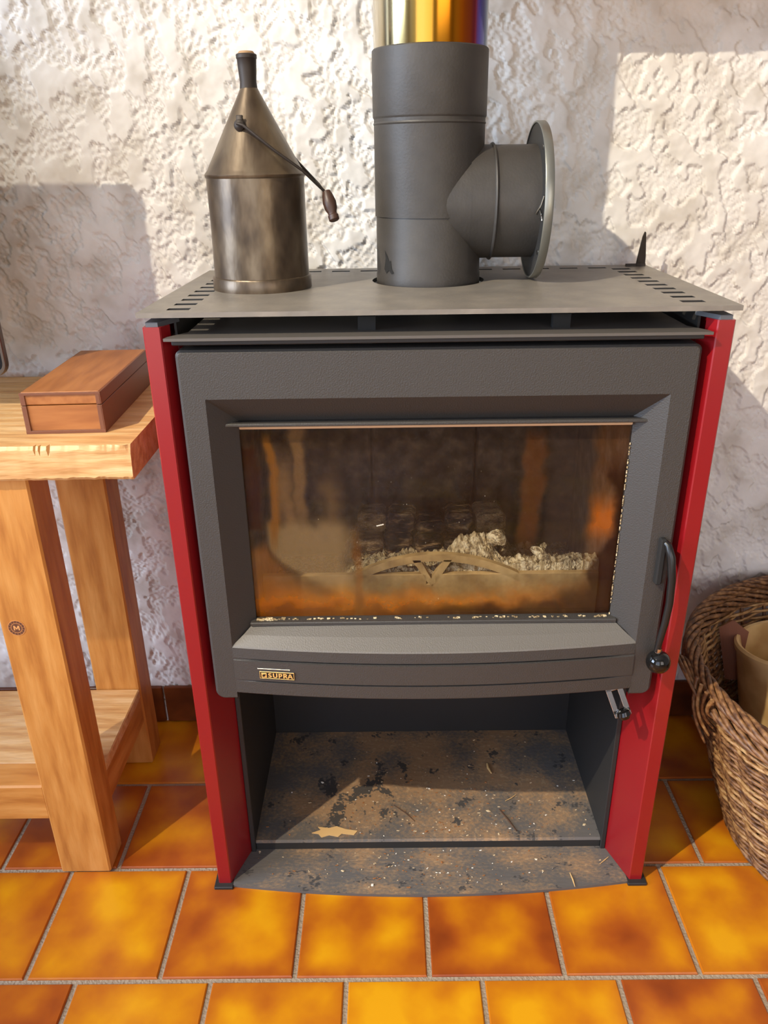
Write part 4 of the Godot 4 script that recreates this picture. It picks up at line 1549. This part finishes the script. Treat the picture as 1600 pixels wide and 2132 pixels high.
# ---------------------------------------------------------------- ash, log and crumbs
func debris() -> void:
	var rng := RandomNumberGenerator.new()
	rng.seed = 77
	# ash bed
	var n := noise(36, 45.0, 3)
	var n3 := noise(37, 130.0, 3)
	var st := mb(true)
	var nx := 200
	var nz := 70
	var P := []
	for j in nz + 1:
		for i in nx + 1:
			var x := lerpf(-0.259, 0.259, i / float(nx))
			var z := lerpf(0.124, 0.333, j / float(nz))
			var y := 0.540 + n.get_noise_2d(x, z) * 0.010 + n3.get_noise_2d(x, z) * 0.006
			y += 0.012 * smoothstep(0.10, 0.15, x) * smoothstep(0.28, 0.32, z) - 0.03 * smoothstep(-0.10, -0.16, x)
			y += 0.010 * smoothstep(0.25, 0.32, z) * smoothstep(-0.13, -0.10, x)
			y += 0.045 * exp(-pow((x - 0.068) / 0.036, 4) - pow((z - 0.292) / 0.028, 2))
			y -= 0.05 * smoothstep(0.285, 0.23, z) * smoothstep(0.125, 0.16, absf(x))
			P.append(Vector3(x, maxf(y, 0.468), z))
	for j in nz:
		for i in nx:
			var k := j * (nx + 1) + i
			face(st, [P[k], P[k + 1], P[k + nx + 2], P[k + nx + 1]], Vector3.UP)
	for i in nx:
		var k := nz * (nx + 1) + i
		face(st, [P[k], P[k + 1], Vector3(P[k + 1].x, 0.462, P[k + 1].z), Vector3(P[k].x, 0.462, P[k].z)], Vector3.BACK)
	var ab := put("ash_bed", st, M["ash"])
	ab.set_meta("kind", "stuff")
	tag(ab, "heap of pale wood ash behind the stove glass", "ash")
	# charred log
	var lg := thing("charred_log", "charred half-burnt log lying on the ash behind the stove glass", "log", Vector3(0, 0.566, 0.222))
	var tan := mat("scorched_wood", Color.WHITE, 0.9)
	tan.albedo_texture = noise_tex(39, 0.02, 4, [[0.0, lin(70, 52, 36)], [0.5, lin(128, 102, 70)], [1.0, lin(160, 132, 94)]], 256, 1.5)
	bump(tri(tan, Vector3(6, 12, 12)), M["fine"], 0.4)
	var nn := noise(38, 30.0, 3)
	# a core cracked into cubes of charcoal
	for r in 2:
		for k in 5:
			var bw := 0.046
			var c0 := Vector3(-0.118 + k * 0.048 + r * 0.004, -0.036 + r * 0.039, -0.03 - r * 0.006)
			var hi := c0 + Vector3(bw + nn.get_noise_2d(k, r * 7) * 0.004, 0.036 + nn.get_noise_2d(k * 3, r + 20) * 0.010 - (0.012 if r == 1 and k == 2 else 0.0), 0.060 + nn.get_noise_2d(k * 2, r + 40) * 0.020)
			st = mb()
			var xf := Transform3D(Basis(Vector3(0.3, 1, 0.4).normalized(), nn.get_noise_2d(k * 9, r * 5) * 0.25), Vector3.ZERO)
			var mid := (c0 + hi) / 2
			box(st, c0 - mid, hi - mid, 0.006, Transform3D(xf.basis, mid))
			put("charred_block", st, tan if k == 0 or (r == 1 and k == 4) else M["charred_wood"], lg)
	# small cinders by the log
	for k in 2:
		st = mb()
		var c := thing("cinder", ["lump of pale cinder on the ash heap right of the charred log", "small pale cinder lying low behind the right end of the log guard"][k], "cinder", Vector3([0.106, 0.170][k], [0.592, 0.571][k], [0.300, 0.316][k]))
		lathe(st, [Vector2(0, -0.012), Vector2(0.010, -0.010), Vector2(0.013, 0.0), Vector2(0.010, 0.008), Vector2(0, 0.011)], 14, Transform3D(Basis(Vector3(0.3, 1, 0.2).normalized(), k * 1.3)), 1, noise(60 + k, 60.0, 2), 0.012)
		put("cinder_lump", st, M["ash"], c)
	# crumbs of bark and wood on the niche floor and the apron
	var chip := mb()
	box(chip, Vector3(-0.5, -0.2, -0.3), Vector3(0.5, 0.2, 0.3), 0.1)
	chip.generate_normals()
	var cm := chip.commit()
	var mm := MultiMesh.new()
	mm.transform_format = MultiMesh.TRANSFORM_3D
	mm.use_colors = true
	mm.mesh = cm
	mm.instance_count = 460
	for i in 460:
		var x: float
		var z: float
		var y: float
		if i < 290:
			x = clampf(rng.randfn(0.02, 0.13), -0.29, 0.29)
			z = 0.36 - absf(rng.randfn(0, 0.09))
			z = maxf(z, 0.1)
			y = 0.0253
		else:
			x = clampf(rng.randfn(-0.01, 0.12), -0.3, 0.3)
			z = rng.randf_range(0.372, 0.452 - 0.3 * x * x)
			y = 0.0058
		var s := rng.randf_range(0.0008, 0.0028)
		if rng.randf() < 0.06:
			s *= 1.7
		mm.set_instance_transform(i, Transform3D(Basis(Vector3.UP, rng.randf() * TAU).scaled(Vector3(s * rng.randf_range(1.0, 2.2), s, s)), Vector3(x, y + s * 0.2, z)))
		var c := lin(206, 180, 140)
		if rng.randf() < 0.5:
			c = lin(150, 96, 52)
		elif rng.randf() < 0.3:
			c = lin(232, 222, 204)
		mm.set_instance_color(i, c.srgb_to_linear())
	var mi := MultiMeshInstance3D.new()
	mi.multimesh = mm
	var chm := mat("wood_crumbs", Color.WHITE, 0.9)
	chm.vertex_color_use_as_albedo = true
	mi.material_override = chm
	add_named("wood_crumbs", mi)
	mi.set_meta("kind", "stuff")
	tag(mi, "scattered wood crumbs on the niche floor and base of the stove", "crumbs")
	# a few single pieces
	var pale := mat("pale_wood", lin(214, 172, 112), 0.85)
	var brown := mat("bark", lin(78, 52, 34), 0.9)
	st = mb()
	prism(st, PackedVector2Array([Vector2(-0.036, 0.004), Vector2(-0.020, -0.003), Vector2(-0.026, -0.010), Vector2(-0.006, -0.007), Vector2(0.008, -0.011), Vector2(0.024, -0.004), Vector2(0.046, 0.0), Vector2(0.040, 0.009), Vector2(0.018, 0.006), Vector2(0.012, 0.013), Vector2(-0.004, 0.009), Vector2(-0.018, 0.014), Vector2(-0.024, 0.006)]), 0.0, 0.0014)
	var sc := put("bark_scrap", st, pale)
	sc.position = Vector3(-0.172, 0.0252, 0.346)
	tag(sc, "torn pale bark scrap on the niche floor near its front edge", "bark scrap")
	var sticks := [
		[Vector3(0.2415, 0.0062, 0.424), Vector3(0.2435, 0.0075, 0.453), 0.0014, pale, "pale straw bit lying over the front right edge of the base", "straw"],
		[Vector3(0.297, 0.0062, 0.406), Vector3(0.316, 0.0065, 0.391), 0.0009, pale, "thin pale straw bit on the base beside the right red panel", "straw"],
		[Vector3(0.136, 0.0262, 0.298), Vector3(0.160, 0.0262, 0.350), 0.0018, brown, "dark splinter on the right half of the niche floor", "splinter"],
		[Vector3(-0.060, 0.0262, 0.285), Vector3(-0.022, 0.0262, 0.325), 0.0012, brown, "dark thin splinter in the middle of the niche floor", "splinter"],
		[Vector3(0.150, 0.0265, 0.278), Vector3(0.172, 0.0265, 0.262), 0.0009, pale, "short pale wood fibre on the niche floor right of centre", "splinter"],
		[Vector3(0.128, 0.0268, 0.178), Vector3(0.133, 0.0268, 0.205), 0.0028, pale, "small pale bark flake at the back of the niche floor", "flake"],
	]
	for q in sticks:
		st = mb(true)
		var a: Vector3 = q[0]
		var b: Vector3 = q[1]
		var m := (a + b) / 2 + Vector3(rng.randf_range(-0.003, 0.003), 0.0004, rng.randf_range(-0.002, 0.002))
		tube(st, [Vector3.ZERO, m - a, b - a], [q[2] * 0.6, q[2], q[2] * 0.5], 6)
		var o := put(q[5], st, q[3])
		o.position = a
		tag(o, q[4], q[5])
